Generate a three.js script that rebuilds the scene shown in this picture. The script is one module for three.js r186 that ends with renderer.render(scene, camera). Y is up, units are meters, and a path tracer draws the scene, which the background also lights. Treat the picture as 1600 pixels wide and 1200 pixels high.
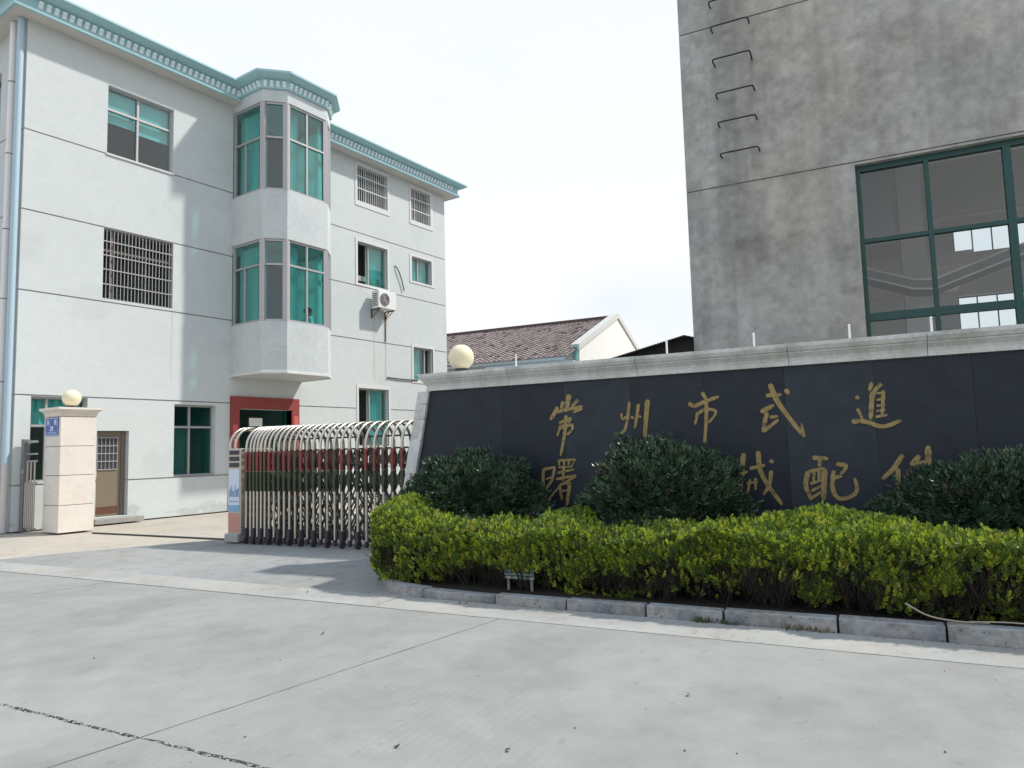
import * as THREE from 'three';
import { mergeGeometries, mergeVertices } from 'three/addons/utils/BufferGeometryUtils.js';
import { RoundedBoxGeometry } from 'three/addons/geometries/RoundedBoxGeometry.js';
import { MarchingCubes } from 'three/addons/objects/MarchingCubes.js';

// ------------------------------------------------------------------ camera, sky, sun, exposure
const scene = new THREE.Scene();
const DEG = Math.PI / 180;
const camera = new THREE.PerspectiveCamera(56.62, 4 / 3, 0.1, 600);
camera.position.set(0, 1.4, 0);
camera.rotation.order = 'YXZ';
camera.rotation.set(5.085 * DEG, 34.296 * DEG, -1.513 * DEG);
scene.add(camera);

const renderer = new THREE.WebGLRenderer({ antialias: true });
renderer.setSize(1024, 768);
renderer.toneMapping = THREE.LinearToneMapping;
renderer.toneMappingExposure = 1.06;
renderer.shadowMap.enabled = true;

const SUN = new THREE.Vector3(1, 1.73, -1.05).normalize();
const sun = new THREE.DirectionalLight(new THREE.Color(1.0, 0.955, 0.88), 4.1);
sun.position.set(-9, 0, -10).addScaledVector(SUN, 70);
sun.target.position.set(-9, 0, -10);
sun.castShadow = true; sun.shadow.mapSize.set(4096, 4096); sun.shadow.radius = 4.5;
Object.assign(sun.shadow.camera, { left: -40, right: 40, top: 40, bottom: -40, near: 1, far: 160 });
scene.add(sun, sun.target);

// ------------------------------------------------------------------ small tools
function rng(seed) { let a = seed >>> 0; return () => { a |= 0; a = a + 0x6D2B79F5 | 0; let t = Math.imul(a ^ a >>> 15, 1 | a); t = t + Math.imul(t ^ t >>> 7, 61 | t) ^ t; return ((t ^ t >>> 14) >>> 0) / 4294967296; }; }
const hash2 = (x, y, s) => { let h = Math.imul(x, 374761393) + Math.imul(y, 668265263) + Math.imul(s, 1274126177) | 0; h = Math.imul(h ^ h >>> 13, 1274126177); return ((h ^ h >>> 16) >>> 0) / 4294967296; };
function vnoise(x, y, p, s) { const xi = Math.floor(x), yi = Math.floor(y), fx = x - xi, fy = y - yi; const m = v => ((v % p) + p) % p; const u = fx * fx * (3 - 2 * fx), v = fy * fy * (3 - 2 * fy); const a = hash2(m(xi), m(yi), s), b = hash2(m(xi + 1), m(yi), s), c = hash2(m(xi), m(yi + 1), s), d = hash2(m(xi + 1), m(yi + 1), s); return a + (b - a) * u + (c - a) * v + (a - b - c + d) * u * v; }
// tileable fractal noise on the unit square, 0..1
function fbm(u, v, f, oct, s) { let a = 0, w = 0.5, t = 0; for (let i = 0; i < oct; i++) { a += w * vnoise(u * f, v * f, f, s + i * 17); t += w; w *= 0.55; f *= 2; } return a / t; }
const clamp = (v, a = 0, b = 1) => Math.min(b, Math.max(a, v));
const sstep = (a, b, x) => { const t = clamp((x - a) / (b - a)); return t * t * (3 - 2 * t); };
const toS = c => Math.round(255 * (c <= 0.0031308 ? 12.92 * c : 1.055 * Math.pow(clamp(c), 1 / 2.4) - 0.055));
// colour texture from linear rgb
function colTex(w, h, fn, wrap = true) {
  const d = new Uint8Array(w * h * 4);
  for (let j = 0; j < h; j++) for (let i = 0; i < w; i++) { const c = fn((i + 0.5) / w, (j + 0.5) / h); const k = (j * w + i) * 4; d[k] = toS(c[0]); d[k + 1] = toS(c[1]); d[k + 2] = toS(c[2]); d[k + 3] = 255; }
  const t = new THREE.DataTexture(d, w, h, THREE.RGBAFormat); t.colorSpace = THREE.SRGBColorSpace; return fin(t, wrap);
}
function valTex(w, h, fn, wrap = true) {
  const d = new Uint8Array(w * h * 4);
  for (let j = 0; j < h; j++) for (let i = 0; i < w; i++) { const c = Math.round(255 * clamp(fn((i + 0.5) / w, (j + 0.5) / h))); const k = (j * w + i) * 4; d[k] = d[k + 1] = d[k + 2] = c; d[k + 3] = 255; }
  return fin(new THREE.DataTexture(d, w, h, THREE.RGBAFormat), wrap);
}
function fin(t, wrap) { t.wrapS = t.wrapT = wrap ? THREE.RepeatWrapping : THREE.ClampToEdgeWrapping; t.magFilter = THREE.LinearFilter; t.minFilter = THREE.LinearMipmapLinearFilter; t.generateMipmaps = true; t.needsUpdate = true; return t; }
const lin = (r, g, b) => new THREE.Color().setRGB(r, g, b);
function mat(r, g, b, rough = 0.85, extra = {}) { return new THREE.MeshStandardMaterial({ color: lin(r, g, b), roughness: rough, metalness: 0, side: THREE.DoubleSide, ...extra }); }
const M4 = () => new THREE.Matrix4();

// box from extents; uv in metres taken from the face's own plane
function bx(x0, x1, y0, y1, z0, z1) { const g = new THREE.BoxGeometry(x1 - x0, y1 - y0, z1 - z0); g.translate((x0 + x1) / 2, (y0 + y1) / 2, (z0 + z1) / 2); return g; }
function rbx(x0, x1, y0, y1, z0, z1, r = 0.01, seg = 2) { const g = new RoundedBoxGeometry(x1 - x0, y1 - y0, z1 - z0, seg, r); g.translate((x0 + x1) / 2, (y0 + y1) / 2, (z0 + z1) / 2); return g; }
function uvm(g, s = 1, ox = 0, oy = 0) {
  g = g.index ? g.toNonIndexed() : g; const p = g.attributes.position, n = g.attributes.normal, uv = new Float32Array(p.count * 2);
  for (let i = 0; i < p.count; i += 3) {
    let nx = 0, ny = 0, nz = 0; for (let k = 0; k < 3; k++) { nx += Math.abs(n.getX(i + k)); ny += Math.abs(n.getY(i + k)); nz += Math.abs(n.getZ(i + k)); }
    for (let k = 0; k < 3; k++) { const X = p.getX(i + k), Y = p.getY(i + k), Z = p.getZ(i + k); let a, b; if (nz >= nx && nz >= ny) { a = X; b = Y; } else if (nx >= ny) { a = Z; b = Y; } else { a = X; b = Z; } uv[(i + k) * 2] = a * s + ox; uv[(i + k) * 2 + 1] = b * s + oy; }
  }
  g.setAttribute('uv', new THREE.BufferAttribute(uv, 2)); return g;
}
function merge(list) { const l = list.map(g => { g = g.index ? g.toNonIndexed() : g; for (const k of Object.keys(g.attributes)) if (!['position', 'normal', 'uv'].includes(k)) g.deleteAttribute(k); if (!g.attributes.uv) g.setAttribute('uv', new THREE.BufferAttribute(new Float32Array(g.attributes.position.count * 2), 2)); return g; }); return l.length === 1 ? l[0] : mergeGeometries(l); }
function bar(a, b, r, seg = 6) { const A = new THREE.Vector3(...a), B = new THREE.Vector3(...b), d = B.clone().sub(A), g = new THREE.CylinderGeometry(r, r, d.length(), seg); g.applyQuaternion(new THREE.Quaternion().setFromUnitVectors(new THREE.Vector3(0, 1, 0), d.clone().normalize())); const m = A.add(B).multiplyScalar(0.5); g.translate(m.x, m.y, m.z); return g; }
function tube(pts, r, n = 24, seg = 8, closed = false) { return new THREE.TubeGeometry(new THREE.CatmullRomCurve3(pts.map(p => new THREE.Vector3(...p)), closed, 'centripetal'), n, r, seg, closed); }
// profile [[out, y]...] swept along a plan polyline [[x, z]...] with mitred corners; outward is to the left-hand normal given by sgn
function sweep(path, prof, sgn = 1, closedProf = true) {
  const nrm = []; for (let i = 0; i < path.length - 1; i++) { const dx = path[i + 1][0] - path[i][0], dz = path[i + 1][1] - path[i][1], l = Math.hypot(dx, dz); nrm.push([sgn * -dz / l, sgn * dx / l]); }
  const rings = path.map((p, i) => { const a = nrm[Math.max(0, i - 1)], b = nrm[Math.min(nrm.length - 1, i)]; let mx = a[0] + b[0], mz = a[1] + b[1]; const k = 2 / (mx * mx + mz * mz); mx *= k; mz *= k; return prof.map(([o, y]) => [p[0] + mx * o, y, p[1] + mz * o]); });
  const v = []; const np = prof.length, quad = (A, B, C, D) => { v.push(...A, ...B, ...C, ...A, ...C, ...D); };
  for (let i = 0; i < path.length - 1; i++) for (let j = 0; j < (closedProf ? np : np - 1); j++) { const k = (j + 1) % np; quad(rings[i][j], rings[i + 1][j], rings[i + 1][k], rings[i][k]); }
  for (const R of [rings[0], rings[rings.length - 1]]) { const tri = THREE.ShapeUtils.triangulateShape(prof.map(q => new THREE.Vector2(q[0], q[1])), []); for (const t of tri) v.push(...R[t[0]], ...R[t[1]], ...R[t[2]]); }
  const g = new THREE.BufferGeometry(); g.setAttribute('position', new THREE.BufferAttribute(new Float32Array(v), 3)); g.computeVertexNormals(); return uvm(g);
}
function prism(poly, y0, y1) { // plan polygon [[x,z]...] extruded upward
  const s = new THREE.Shape(poly.map(p => new THREE.Vector2(p[0], -p[1]))); const g = new THREE.ExtrudeGeometry(s, { depth: y1 - y0, bevelEnabled: false }); g.rotateX(-Math.PI / 2); g.translate(0, y0, 0); return uvm(g);
}
const used = {};
function numbered(n) { if (!(n in used)) { used[n] = 0; return n; } used[n]++; return n + '_' + String(used[n]).padStart(3, '0'); }
function shade(o) { o.traverse(m => { if (m.isMesh) { m.castShadow = true; m.receiveShadow = true; } }); return o; }
function part(parent, name, g, m) { const o = new THREE.Mesh(Array.isArray(g) ? merge(g) : g, m); o.name = name; o.castShadow = o.receiveShadow = true; parent.add(o); return o; }
function tag(o, label, category, group) { o.userData.label = label; o.userData.category = category; if (group) o.userData.group = group; return o; }
function thing(name, label, category, pos = [0, 0, 0], turn = 0, group) { const o = new THREE.Group(); o.name = numbered(name); o.position.set(...pos); o.rotation.y = turn; tag(o, label, category, group); scene.add(o); return o; }
function solo(name, g, m, label, category, pos = [0, 0, 0], turn = 0, group) { const o = part(scene, numbered(name), g, m); o.position.set(...pos); o.rotation.y = turn; return tag(o, label, category, group); }
function struct(name, g, m, pos = [0, 0, 0], turn = 0) { const o = part(scene, name, g, m); o.position.set(...pos); o.rotation.y = turn; o.userData.kind = 'structure'; return o; }
// the street frame: u runs along the road to the right, n towards the viewer
const TH = 7.558 * DEG, UX = Math.cos(TH), UZ = -Math.sin(TH);
const at = (u, y, n) => [u * UX + n * Math.sin(TH), y, u * UZ + n * Math.cos(TH)];

// ------------------------------------------------------------------ sky: bright white summer haze
{
  const W = 1024, H = 512, d = new Float32Array(W * H * 4);
  for (let j = 0; j < H; j++) for (let i = 0; i < W; i++) {
    const el = (j + 0.5) / H * Math.PI - Math.PI / 2, az = (i + 0.5) / W; // row 0 is the nadir
    const up = Math.max(0, Math.sin(el)), k = (j * W + i) * 4;
    const cl = fbm(az, (j + 0.5) / H, 8, 5, 5), c = sstep(0.36, 0.62, cl);
    const z = sstep(0.25, 1.0, up);
    let r = 0.935 - 0.36 * z, g = 0.955 - 0.17 * z, b = 1.0 + 0.08 * z;
    const q = 0.6 * c; r += (0.945 - r) * q; g += (0.95 - g) * q; b += (0.965 - b) * q; const e = 0.13 * sstep(0.54, 0.34, cl); r -= e; g -= e * 0.62; b -= e * 0.1;
    if (el < 0) { r = g = 0.5; b = 0.48; }
    d[k] = r; d[k + 1] = g; d[k + 2] = b; d[k + 3] = 1;
  }
  const t = new THREE.DataTexture(d, W, H, THREE.RGBAFormat, THREE.FloatType); t.mapping = THREE.EquirectangularReflectionMapping; t.magFilter = THREE.LinearFilter; t.minFilter = THREE.LinearFilter; t.needsUpdate = true;
  scene.background = t; scene.environment = t;
}

const GLYPHS={"chang":[[0.066,-3.136,1.998,-3.156,1.904,-3.18,1.81],[0.049,-3.214,1.92,-3.241,1.837],[0.045,-3.027,1.932,-3.114,1.842],[0.056,-3.282,1.859,-3.328,1.785,-3.384,1.711],[0.045,-3.298,1.8,-3.163,1.822,-2.969,1.85],[0.042,-2.977,1.829,-3.096,1.787],[0.035,-3.271,1.671,-3.124,1.716,-3.155,1.667],[0.031,-3.276,1.627,-3.135,1.658],[0.035,-3.259,1.62,-3.301,1.514],[0.038,-3.263,1.608,-3.108,1.64,-3.114,1.583,-3.18,1.526],[0.049,-3.179,1.755,-3.203,1.558,-3.264,1.289]],"zhou":[[0.03,-2.514,1.748,-2.501,1.684,-2.449,1.715],[0.037,-2.414,1.873,-2.444,1.685,-2.48,1.565,-2.52,1.528,-2.589,1.52],[0.03,-2.402,1.706,-2.365,1.684],[0.04,-2.309,1.845,-2.337,1.695,-2.364,1.568],[0.03,-2.311,1.712,-2.284,1.693],[0.059,-2.205,1.888,-2.23,1.676,-2.254,1.464]],"shi":[[0.045,-1.609,1.933,-1.567,1.858],[0.048,-1.759,1.824,-1.7,1.792,-1.571,1.839,-1.433,1.878],[0.044,-1.567,1.865,-1.572,1.764],[0.035,-1.663,1.725,-1.698,1.593],[0.035,-1.666,1.707,-1.575,1.75,-1.475,1.725,-1.497,1.668,-1.561,1.605],[0.041,-1.565,1.792,-1.584,1.577,-1.607,1.393]],"shu":[[0.042,-3.489,1.137,-3.502,1.01,-3.478,0.881],[0.035,-3.494,1.134,-3.337,1.158],[0.038,-3.348,1.151,-3.387,1.01,-3.467,0.903],[0.024,-3.467,1.018,-3.379,1.045],[0.031,-3.307,1.233,-3.076,1.242],[0.028,-3.293,1.233,-3.285,1.16],[0.028,-3.225,1.225,-3.227,1.16],[0.027,-3.164,1.228,-3.176,1.159],[0.027,-3.086,1.239,-3.132,1.165],[0.024,-3.296,1.154,-3.122,1.161],[0.031,-3.312,1.091,-3.1,1.13],[0.038,-3.227,1.166,-3.25,0.997],[0.034,-3.332,1.018,-3.079,1.062],[0.028,-3.079,1.052,-3.262,0.955,-3.449,0.771],[0.038,-3.293,0.955,-3.264,0.783],[0.031,-3.282,0.96,-3.146,0.978],[0.048,-3.159,0.975,-3.206,0.717],[0.021,-3.268,0.877,-3.186,0.897]],"guang":[[0.04,-2.623,1.257,-2.644,1.129],[0.044,-2.761,1.191,-2.698,1.157],[0.037,-2.497,1.233,-2.564,1.151],[0.036,-2.808,1.069,-2.455,1.112],[0.037,-2.679,1.068,-2.732,0.932,-2.833,0.841],[0.036,-2.567,1.083,-2.574,0.917,-2.465,0.888,-2.447,0.947]],"ji":[[0.042,-2.083,1.211,-2.108,0.831],[0.029,-2.164,1.095,-2.013,1.123],[0.026,-2.105,1.065,-2.185,0.962],[0.026,-1.951,1.18,-2.001,1.064],[0.026,-1.892,1.179,-1.927,1.064],[0.029,-2.003,1.02,-1.796,1.048],[0.035,-1.891,1.208,-1.871,1.005,-1.763,0.847],[0.025,-1.814,0.976,-1.922,0.846],[0.032,-1.82,1.164,-1.793,1.12]],"wu":[[0.045,-0.963,1.862,-0.81,1.864],[0.055,-0.918,1.98,-0.866,1.823,-0.757,1.631,-0.62,1.43],[0.028,-0.62,1.43,-0.643,1.57],[0.055,-0.769,1.918,-0.744,1.861],[0.052,-1.023,1.695,-0.887,1.76],[0.048,-0.962,1.692,-1.013,1.487],[0.037,-0.94,1.638,-0.855,1.644],[0.041,-1.009,1.494,-0.853,1.612]],"jin":[[0.043,-0.136,1.804,-0.102,1.785],[0.033,-0.127,1.689,-0.089,1.588],[0.039,0.019,1.935,-0.015,1.855],[0.043,0.097,1.919,0.04,1.862,0.006,1.775],[0.049,0.013,1.846,-0.019,1.578],[0.035,0.108,1.851,0.083,1.604],[0.025,0.047,1.823,0.126,1.836],[0.025,0.043,1.763,0.122,1.776],[0.025,0.039,1.706,0.118,1.716],[0.025,0.036,1.653,0.115,1.667],[0.029,0.026,1.601,0.127,1.614],[0.048,-0.184,1.563,-0.078,1.563,0.077,1.507,0.244,1.557]],"xie":[[0.056,-1.212,1.279,-1.255,1.025,-1.295,0.795],[0.033,-1.272,1.055,-1.182,1.09],[0.029,-1.233,1.025,-1.291,0.908],[0.041,-1.163,1.118,-1.009,1.154],[0.051,-1.07,1.297,-1.059,1.099,-0.981,0.931,-0.866,0.755],[0.053,-0.964,1.202,-0.926,1.179],[0.041,-0.952,1.098,-0.982,0.949,-1.04,0.853],[0.027,-1.2,0.964,-1.09,0.987],[0.029,-1.161,1.009,-1.202,0.852],[0.033,-1.11,1.024,-1.116,0.901]],"pei":[[0.047,-0.558,1.221,-0.415,1.208],[0.04,-0.489,1.193,-0.503,1.13],[0.05,-0.607,1.085,-0.635,0.95,-0.591,0.802],[0.036,-0.61,1.08,-0.454,1.118],[0.059,-0.454,1.111,-0.482,0.803],[0.03,-0.55,1.076,-0.562,0.986],[0.03,-0.505,1.094,-0.515,0.986],[0.028,-0.593,0.964,-0.484,1.0],[0.03,-0.587,0.892,-0.487,0.946],[0.028,-0.592,0.823,-0.485,0.892],[0.043,-0.346,1.156,-0.262,1.136,-0.313,1.053],[0.039,-0.393,1.017,-0.3,1.038],[0.045,-0.372,1.092,-0.393,0.914,-0.349,0.825,-0.252,0.833,-0.18,0.897,-0.192,1.02]],"jian":[[0.048,0.232,1.235,0.144,1.105,0.045,1.009],[0.047,0.184,1.108,0.17,0.898],[0.047,0.373,1.225,0.289,1.141],[0.034,0.289,1.141,0.465,1.183],[0.06,0.444,1.313,0.415,0.882],[0.033,0.245,1.018,0.516,1.064]],"chang2":[[0.042,0.895,1.262,0.954,1.241,1.098,1.267],[0.04,0.932,1.245,0.886,0.983,0.798,0.802]]};
// ------------------------------------------------------------------ materials
const rep = (t, x, y) => { t.repeat.set(1 / x, 1 / (y ?? x)); return t; };
const N1 = (u, v, f, o, s) => fbm(u, v, f, o, s) - 0.5;
function concreteMap(c, amp, seed, tint = [1, 1, 1], spots = 0) {
  return colTex(1024, 1024, (u, v) => {
    const n = N1(u, v, 4, 6, seed) * 1.4 + N1(u, v, 40, 3, seed + 50) * 0.9 + (hash2(u * 1024 | 0, v * 1024 | 0, seed) - 0.5) * 0.35;
    let k = 1 + amp * n; const w = N1(u, v, 7, 4, seed + 9) * amp * 0.5;
    if (spots) { const s = fbm(u, v, 60, 2, seed + 31); if (s > 0.79) k *= 1 - spots * sstep(0.79, 0.86, s); const b = fbm(u, v, 10, 5, seed + 77); k *= 1 - spots * 0.35 * sstep(0.6, 0.72, b); }
    return [c[0] * k * (1 + w * tint[0]), c[1] * k * (1 + w * 0.2 * tint[1]), c[2] * k * (1 - w * tint[2])];
  });
}
const fineBump = valTex(512, 512, (u, v) => 0.5 + 0.5 * N1(u, v, 32, 4, 3) + 0.3 * (hash2(u * 512 | 0, v * 512 | 0, 8) - 0.5));
const bump = m => rep(fineBump.clone(), m);
// road concrete with worn transverse broom grooves
const roadBump = valTex(1024, 1024, (u, v) => { const keep = sstep(0.56, 0.68, fbm(u, v, 4, 4, 90)); const gr = 0.5 + 0.5 * Math.sin((u + 0.004 * N1(u, v, 12, 2, 4)) * Math.PI * 2 * 72); return 0.55 + 0.3 * N1(u, v, 64, 3, 33) - 0.42 * keep * Math.pow(gr, 4); });
const roadMap = colTex(1024, 1024, (u, v) => {
  const n = N1(u, v, 3, 5, 11) * 0.26 + N1(u, v, 30, 4, 61) * 0.20 + (hash2(u * 1024 | 0, v * 1024 | 0, 2) - 0.5) * 0.14; let k = 1 + n;
  const s = fbm(u, v, 52, 2, 43); k *= 1 - 0.12 * sstep(0.84, 0.90, s); k *= 1 - 0.12 * sstep(0.45, 0.75, fbm(u, v, 6, 6, 71)); k *= 1 + 0.06 * sstep(0.5, 0.7, fbm(u, v, 9, 5, 171));
  return [0.264 * k, 0.265 * k, 0.247 * k];
});
const M = {
  road: mat(1, 1, 1, 0.9, { map: rep(roadMap, 4.1), bumpMap: rep(roadBump, 4.1), bumpScale: 0.0026 }),
  apron: mat(1, 1, 1, 0.92, { map: rep(concreteMap([0.345, 0.34, 0.315], 0.24, 21, [0.7, 0.7, 0.7], 0.25), 3.3), bumpMap: bump(0.6), bumpScale: 0.004 }),
  drive: mat(1, 1, 1, 0.9, { map: rep(concreteMap([0.275, 0.275, 0.262], 0.26, 35, [0.7, 0.7, 0.7], 0.3), 4.7), bumpMap: bump(0.7), bumpScale: 0.003 }),
  yard: mat(1, 1, 1, 0.95, { map: rep(concreteMap([0.415, 0.375, 0.315], 0.20, 47, [1, 1, 1], 0.3), 5.3), bumpMap: bump(0.8), bumpScale: 0.003 }),
  joint: mat(0.10, 0.095, 0.085, 1), soil: mat(1, 1, 1, 1, { map: rep(concreteMap([0.034, 0.027, 0.020], 0.9, 58), 0.9), bumpMap: bump(0.25), bumpScale: 0.03 }),
  kerb: mat(1, 1, 1, 0.9, { map: rep(concreteMap([0.30, 0.30, 0.295], 0.8, 63, [0.8, 0.8, 0.8], 0.55), 1.7), bumpMap: bump(0.35), bumpScale: 0.005 }),
  teal: mat(0.34, 0.545, 0.58, 0.6), tealPale: mat(0.70, 0.81, 0.84, 0.6), soffit: mat(0.62, 0.60, 0.56, 0.9, { bumpMap: bump(0.9), bumpScale: 0.003 }),
  alu: mat(0.44, 0.42, 0.425, 0.45, { metalness: 0.35 }), bronze: mat(0.20, 0.165, 0.15, 0.5, { metalness: 0.3 }), whitePaint: mat(0.74, 0.74, 0.72, 0.5), trim: mat(0.63, 0.64, 0.62, 0.85),
  inner: mat(0.58, 0.58, 0.55, 0.95), innerDark: mat(0.16, 0.16, 0.155, 0.95), slab: mat(0.36, 0.355, 0.34, 0.95),
  black: mat(0.02, 0.02, 0.02, 0.6), dark: mat(0.045, 0.043, 0.045, 0.6), rust: mat(0.12, 0.055, 0.03, 0.9), cream: mat(0.78, 0.70, 0.48, 0.35),
  red: mat(0.27, 0.05, 0.042, 0.6), paper: mat(0.75, 0.75, 0.72, 0.9), steel: mat(0.56, 0.52, 0.45, 0.28, { metalness: 0.85 }), curtain: mat(0.55, 0.38, 0.36, 1), curtainBlue: mat(0.30, 0.42, 0.46, 1),
  greenFrame: mat(0.011, 0.062, 0.055, 0.5), bluePaint: mat(0.40, 0.53, 0.61, 0.6), pvc: mat(0.75, 0.73, 0.72, 0.5), granite: null, stoneTrim: null,
};
const glass = (r, g, b, ior = 1.55, rough = 0.0) => new THREE.MeshPhysicalMaterial({ color: lin(r, g, b), roughness: rough, metalness: 0, transmission: 1, thickness: 0, ior, side: THREE.DoubleSide });
const G = { pale: glass(0.46, 0.84, 0.84, 1.9), teal: glass(0.30, 0.80, 0.77, 1.9), tealDeep: glass(0.18, 0.58, 0.55, 1.65), clear: glass(0.80, 0.86, 0.86), smoke: glass(0.78, 0.84, 0.86, 1.8) }; // coated solar glass mirrors more than plain glass

// ------------------------------------------------------------------ ground and road
struct('ground', uvm(bx(-260, 260, -0.3, -0.030, -260, 200)), M.yard);
{ // concrete road of large slabs with open joints
  const road = struct('road', uvm(bx(-60, 40, -0.2, -0.018, -5.298, 14)), M.joint, [0, 0, 0], TH);
  const skew = (u, n) => u - (n + 2.44) * 0.19; // the cross joints run a little askew
  const rows = [[-5.292, -2.462], [-2.450, 2.5], [2.52, 7.5], [7.52, 13.9]], cuts = []; for (let k = -11; k <= 8; k++) cuts.push(-3.385 + k * 5.0);
  const R = rng(4);
  rows.forEach(([n0, n1], ri) => { for (let k = 0; k < cuts.length - 1; k++) {
    const g0 = 0.008, wob = () => (R() - 0.5) * 0.006, poly = [], seg = 26;
    for (let s = 0; s <= seg; s++) { const n = n0 + (n1 - n0) * s / seg; poly.push([skew(cuts[k], n) + g0 + wob(), n]); }
    const b0 = ri === 0 ? 0.016 : 0.004; // ragged edge along the gravel joint
    const ul = skew(cuts[k], n1), ur = skew(cuts[k + 1], n1), vl = skew(cuts[k], n0), vr = skew(cuts[k + 1], n0);
    for (let s = 1; s < 90; s++) poly.push([ul + g0 + (ur - ul - 2 * g0) * s / 90, n1 - (ri === 0 ? Math.abs(wob()) * 4 : 0) + wob()]);
    for (let s = seg; s >= 0; s--) { const n = n0 + (n1 - n0) * s / seg; poly.push([skew(cuts[k + 1], n) - g0 + wob(), n]); }
    for (let s = 89; s > 0; s--) poly.push([vl + g0 + (vr - vl - 2 * g0) * s / 90, n0 + (ri === 1 ? Math.abs(wob()) * 5 : 0) + wob()]);
    const o = part(road, 'concrete_slab', prism(poly, -0.017, (R() - 0.5) * 0.003), M.road); o.rotation.y = 0;
  } });
}
// cast strip beside the road, and the driveway behind it
{
  const a = struct('roadside_strip', uvm(bx(-60, 40, -0.2, -0.020, -5.77, -5.30)), M.joint, [0, 0, 0], TH);
  const cuts = [-60, -30, -14.2, -4.15, 1.9, 9, 40];
  for (let k = 0; k < cuts.length - 1; k++) part(a, 'concrete_strip', uvm(bx(cuts[k] + 0.005, cuts[k + 1] - 0.005, -0.019, 0.002 - 0.002 * (k % 2), -5.77, -5.305), 1, k * 0.37), M.apron);
  const pts = [[-11.35, -5.78], [-11.0, -6.6], [-10.5, -7.5], [-9.9, -8.46], [-9.2, -8.6], [-4.3, -8.6], [-4.3, -7.2], [-4.05, -5.78]];
  struct('driveway', prism(pts, -0.14, -0.004), M.drive, [0, 0, 0], TH);
}
solo('gate_rail', [uvm(bx(-13.42, -5.0, -0.025, -0.002, -8.70, -8.665))], M.dark, 'thin dark steel rail in the ground between the stone pillar and the folding gate', 'rail', [0, 0, 0], TH);
solo('joint_gravel', (() => { const R = rng(9), l = []; for (let i = 0; i < 1100; i++) { const s = 0.003 + 0.008 * R() * R(), g = new THREE.IcosahedronGeometry(s, 0); g.scale(1, 0.6, 1.2 * (0.6 + R())); g.rotateY(R() * 6); g.translate(-7.5 + 8 * R(), -0.008 + 0.008 * R(), -2.456 + (R() + R() - 1) * (0.015 + 0.03 * R() * R())); l.push(g); } return l; })(), mat(0.30, 0.30, 0.27, 1), 'loose gravel and grit filling the ragged joint in the road', 'gravel', [0, 0, 0], TH).userData.kind = 'stuff';

// ------------------------------------------------------------------ planter with kerb stones
const KN = -5.78; // outer face of the kerb
{
  const soilShape = [[-4.62, -6.15], [-4.35, -5.92], [-4.0, KN - 0.10], [9, KN - 0.10], [9, -7.66], [-5.45, -7.66], [-5.2, -6.9], [-4.9, -6.4]];
  struct('planting_bed', prism(soilShape, -0.1, 0.075), M.soil, [0, 0, 0], TH);
  const path = [[-5.35, -7.3], [-5.05, -6.65], [-4.68, -6.14], [-4.34, -5.88], [-3.92, -5.78]]; // curved corner
  const kerb = (g, k) => solo('kerb_stone', g, M.kerb, ['curved grey kerb stone at the hedge corner, farthest back beside the gate', 'curved grey kerb stone at the hedge corner, second from the back', 'curved grey kerb stone where the hedge corner bends', 'curved grey kerb stone ending the corner beside the first straight one'][k], 'kerb', [0, 0, 0], TH, 'kerb stones round the hedge');
  for (let i = 0; i < 4; i++) { const [a, b] = [path[i], path[i + 1]], dx = b[0] - a[0], dz = b[1] - a[1], l = Math.hypot(dx, dz), nx = dz / l, nz = -dx / l, e = 0.006;
    kerb(prism([[a[0] + dx / l * e, a[1] + dz / l * e], [b[0] - dx / l * e, b[1] - dz / l * e], [b[0] + nx * 0.11 - dx / l * (e - 0.02), b[1] + nz * 0.11 - dz / l * (e - 0.02)], [a[0] + nx * 0.11 + dx / l * e, a[1] + nz * 0.11 + dz / l * e]], -0.1, 0.075 + i * 0.005), i); }
  const cuts = [-3.92, -3.15, -2.45, -1.75, -1.13, -0.32, 0.36, 1.1, 1.9, 2.7], names = ['first straight grey kerb stone from the hedge corner', 'second straight grey kerb stone, in front of the white notice plate', 'third straight grey kerb stone from the hedge corner', 'fourth straight kerb stone, with the green weed tuft at its right end', 'fifth straight kerb stone, its top edge broken, dry weeds at its foot', 'sixth straight kerb stone, under the start of the fallen twig', 'last kerb stone in view at the right edge', 'first kerb stone past the right edge of the view', 'second kerb stone past the right edge of the view'];
  const R = rng(77);
  for (let k = 0; k < 9; k++) {
    const h = 0.075 + 0.012 * k * 0.6 + (R() - 0.5) * 0.008, dn = (R() - 0.5) * 0.012, g = new RoundedBoxGeometry(cuts[k + 1] - cuts[k] - 0.014, h + 0.1, 0.115, 3, 0.014);
    const p = g.attributes.position; for (let i = 0; i < p.count; i++) if (p.getY(i) > 0) { const q = vnoise(p.getX(i) * 9 + k * 7, p.getZ(i) * 30, 999, 6) - 0.5; p.setY(i, p.getY(i) + q * 0.012 - (k === 4 ? Math.max(0, q) * 0.05 : 0)); }
    g.computeVertexNormals(); g.rotateY((R() - 0.5) * 0.012); g.translate((cuts[k] + cuts[k + 1]) / 2, (h - 0.1) / 2, KN - 0.058 + dn);
    solo('kerb_stone', uvm(g, 1, k * 0.31), M.kerb, names[k], 'kerb', [0, 0, 0], TH, 'kerb stones round the hedge');
  }
}

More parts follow.
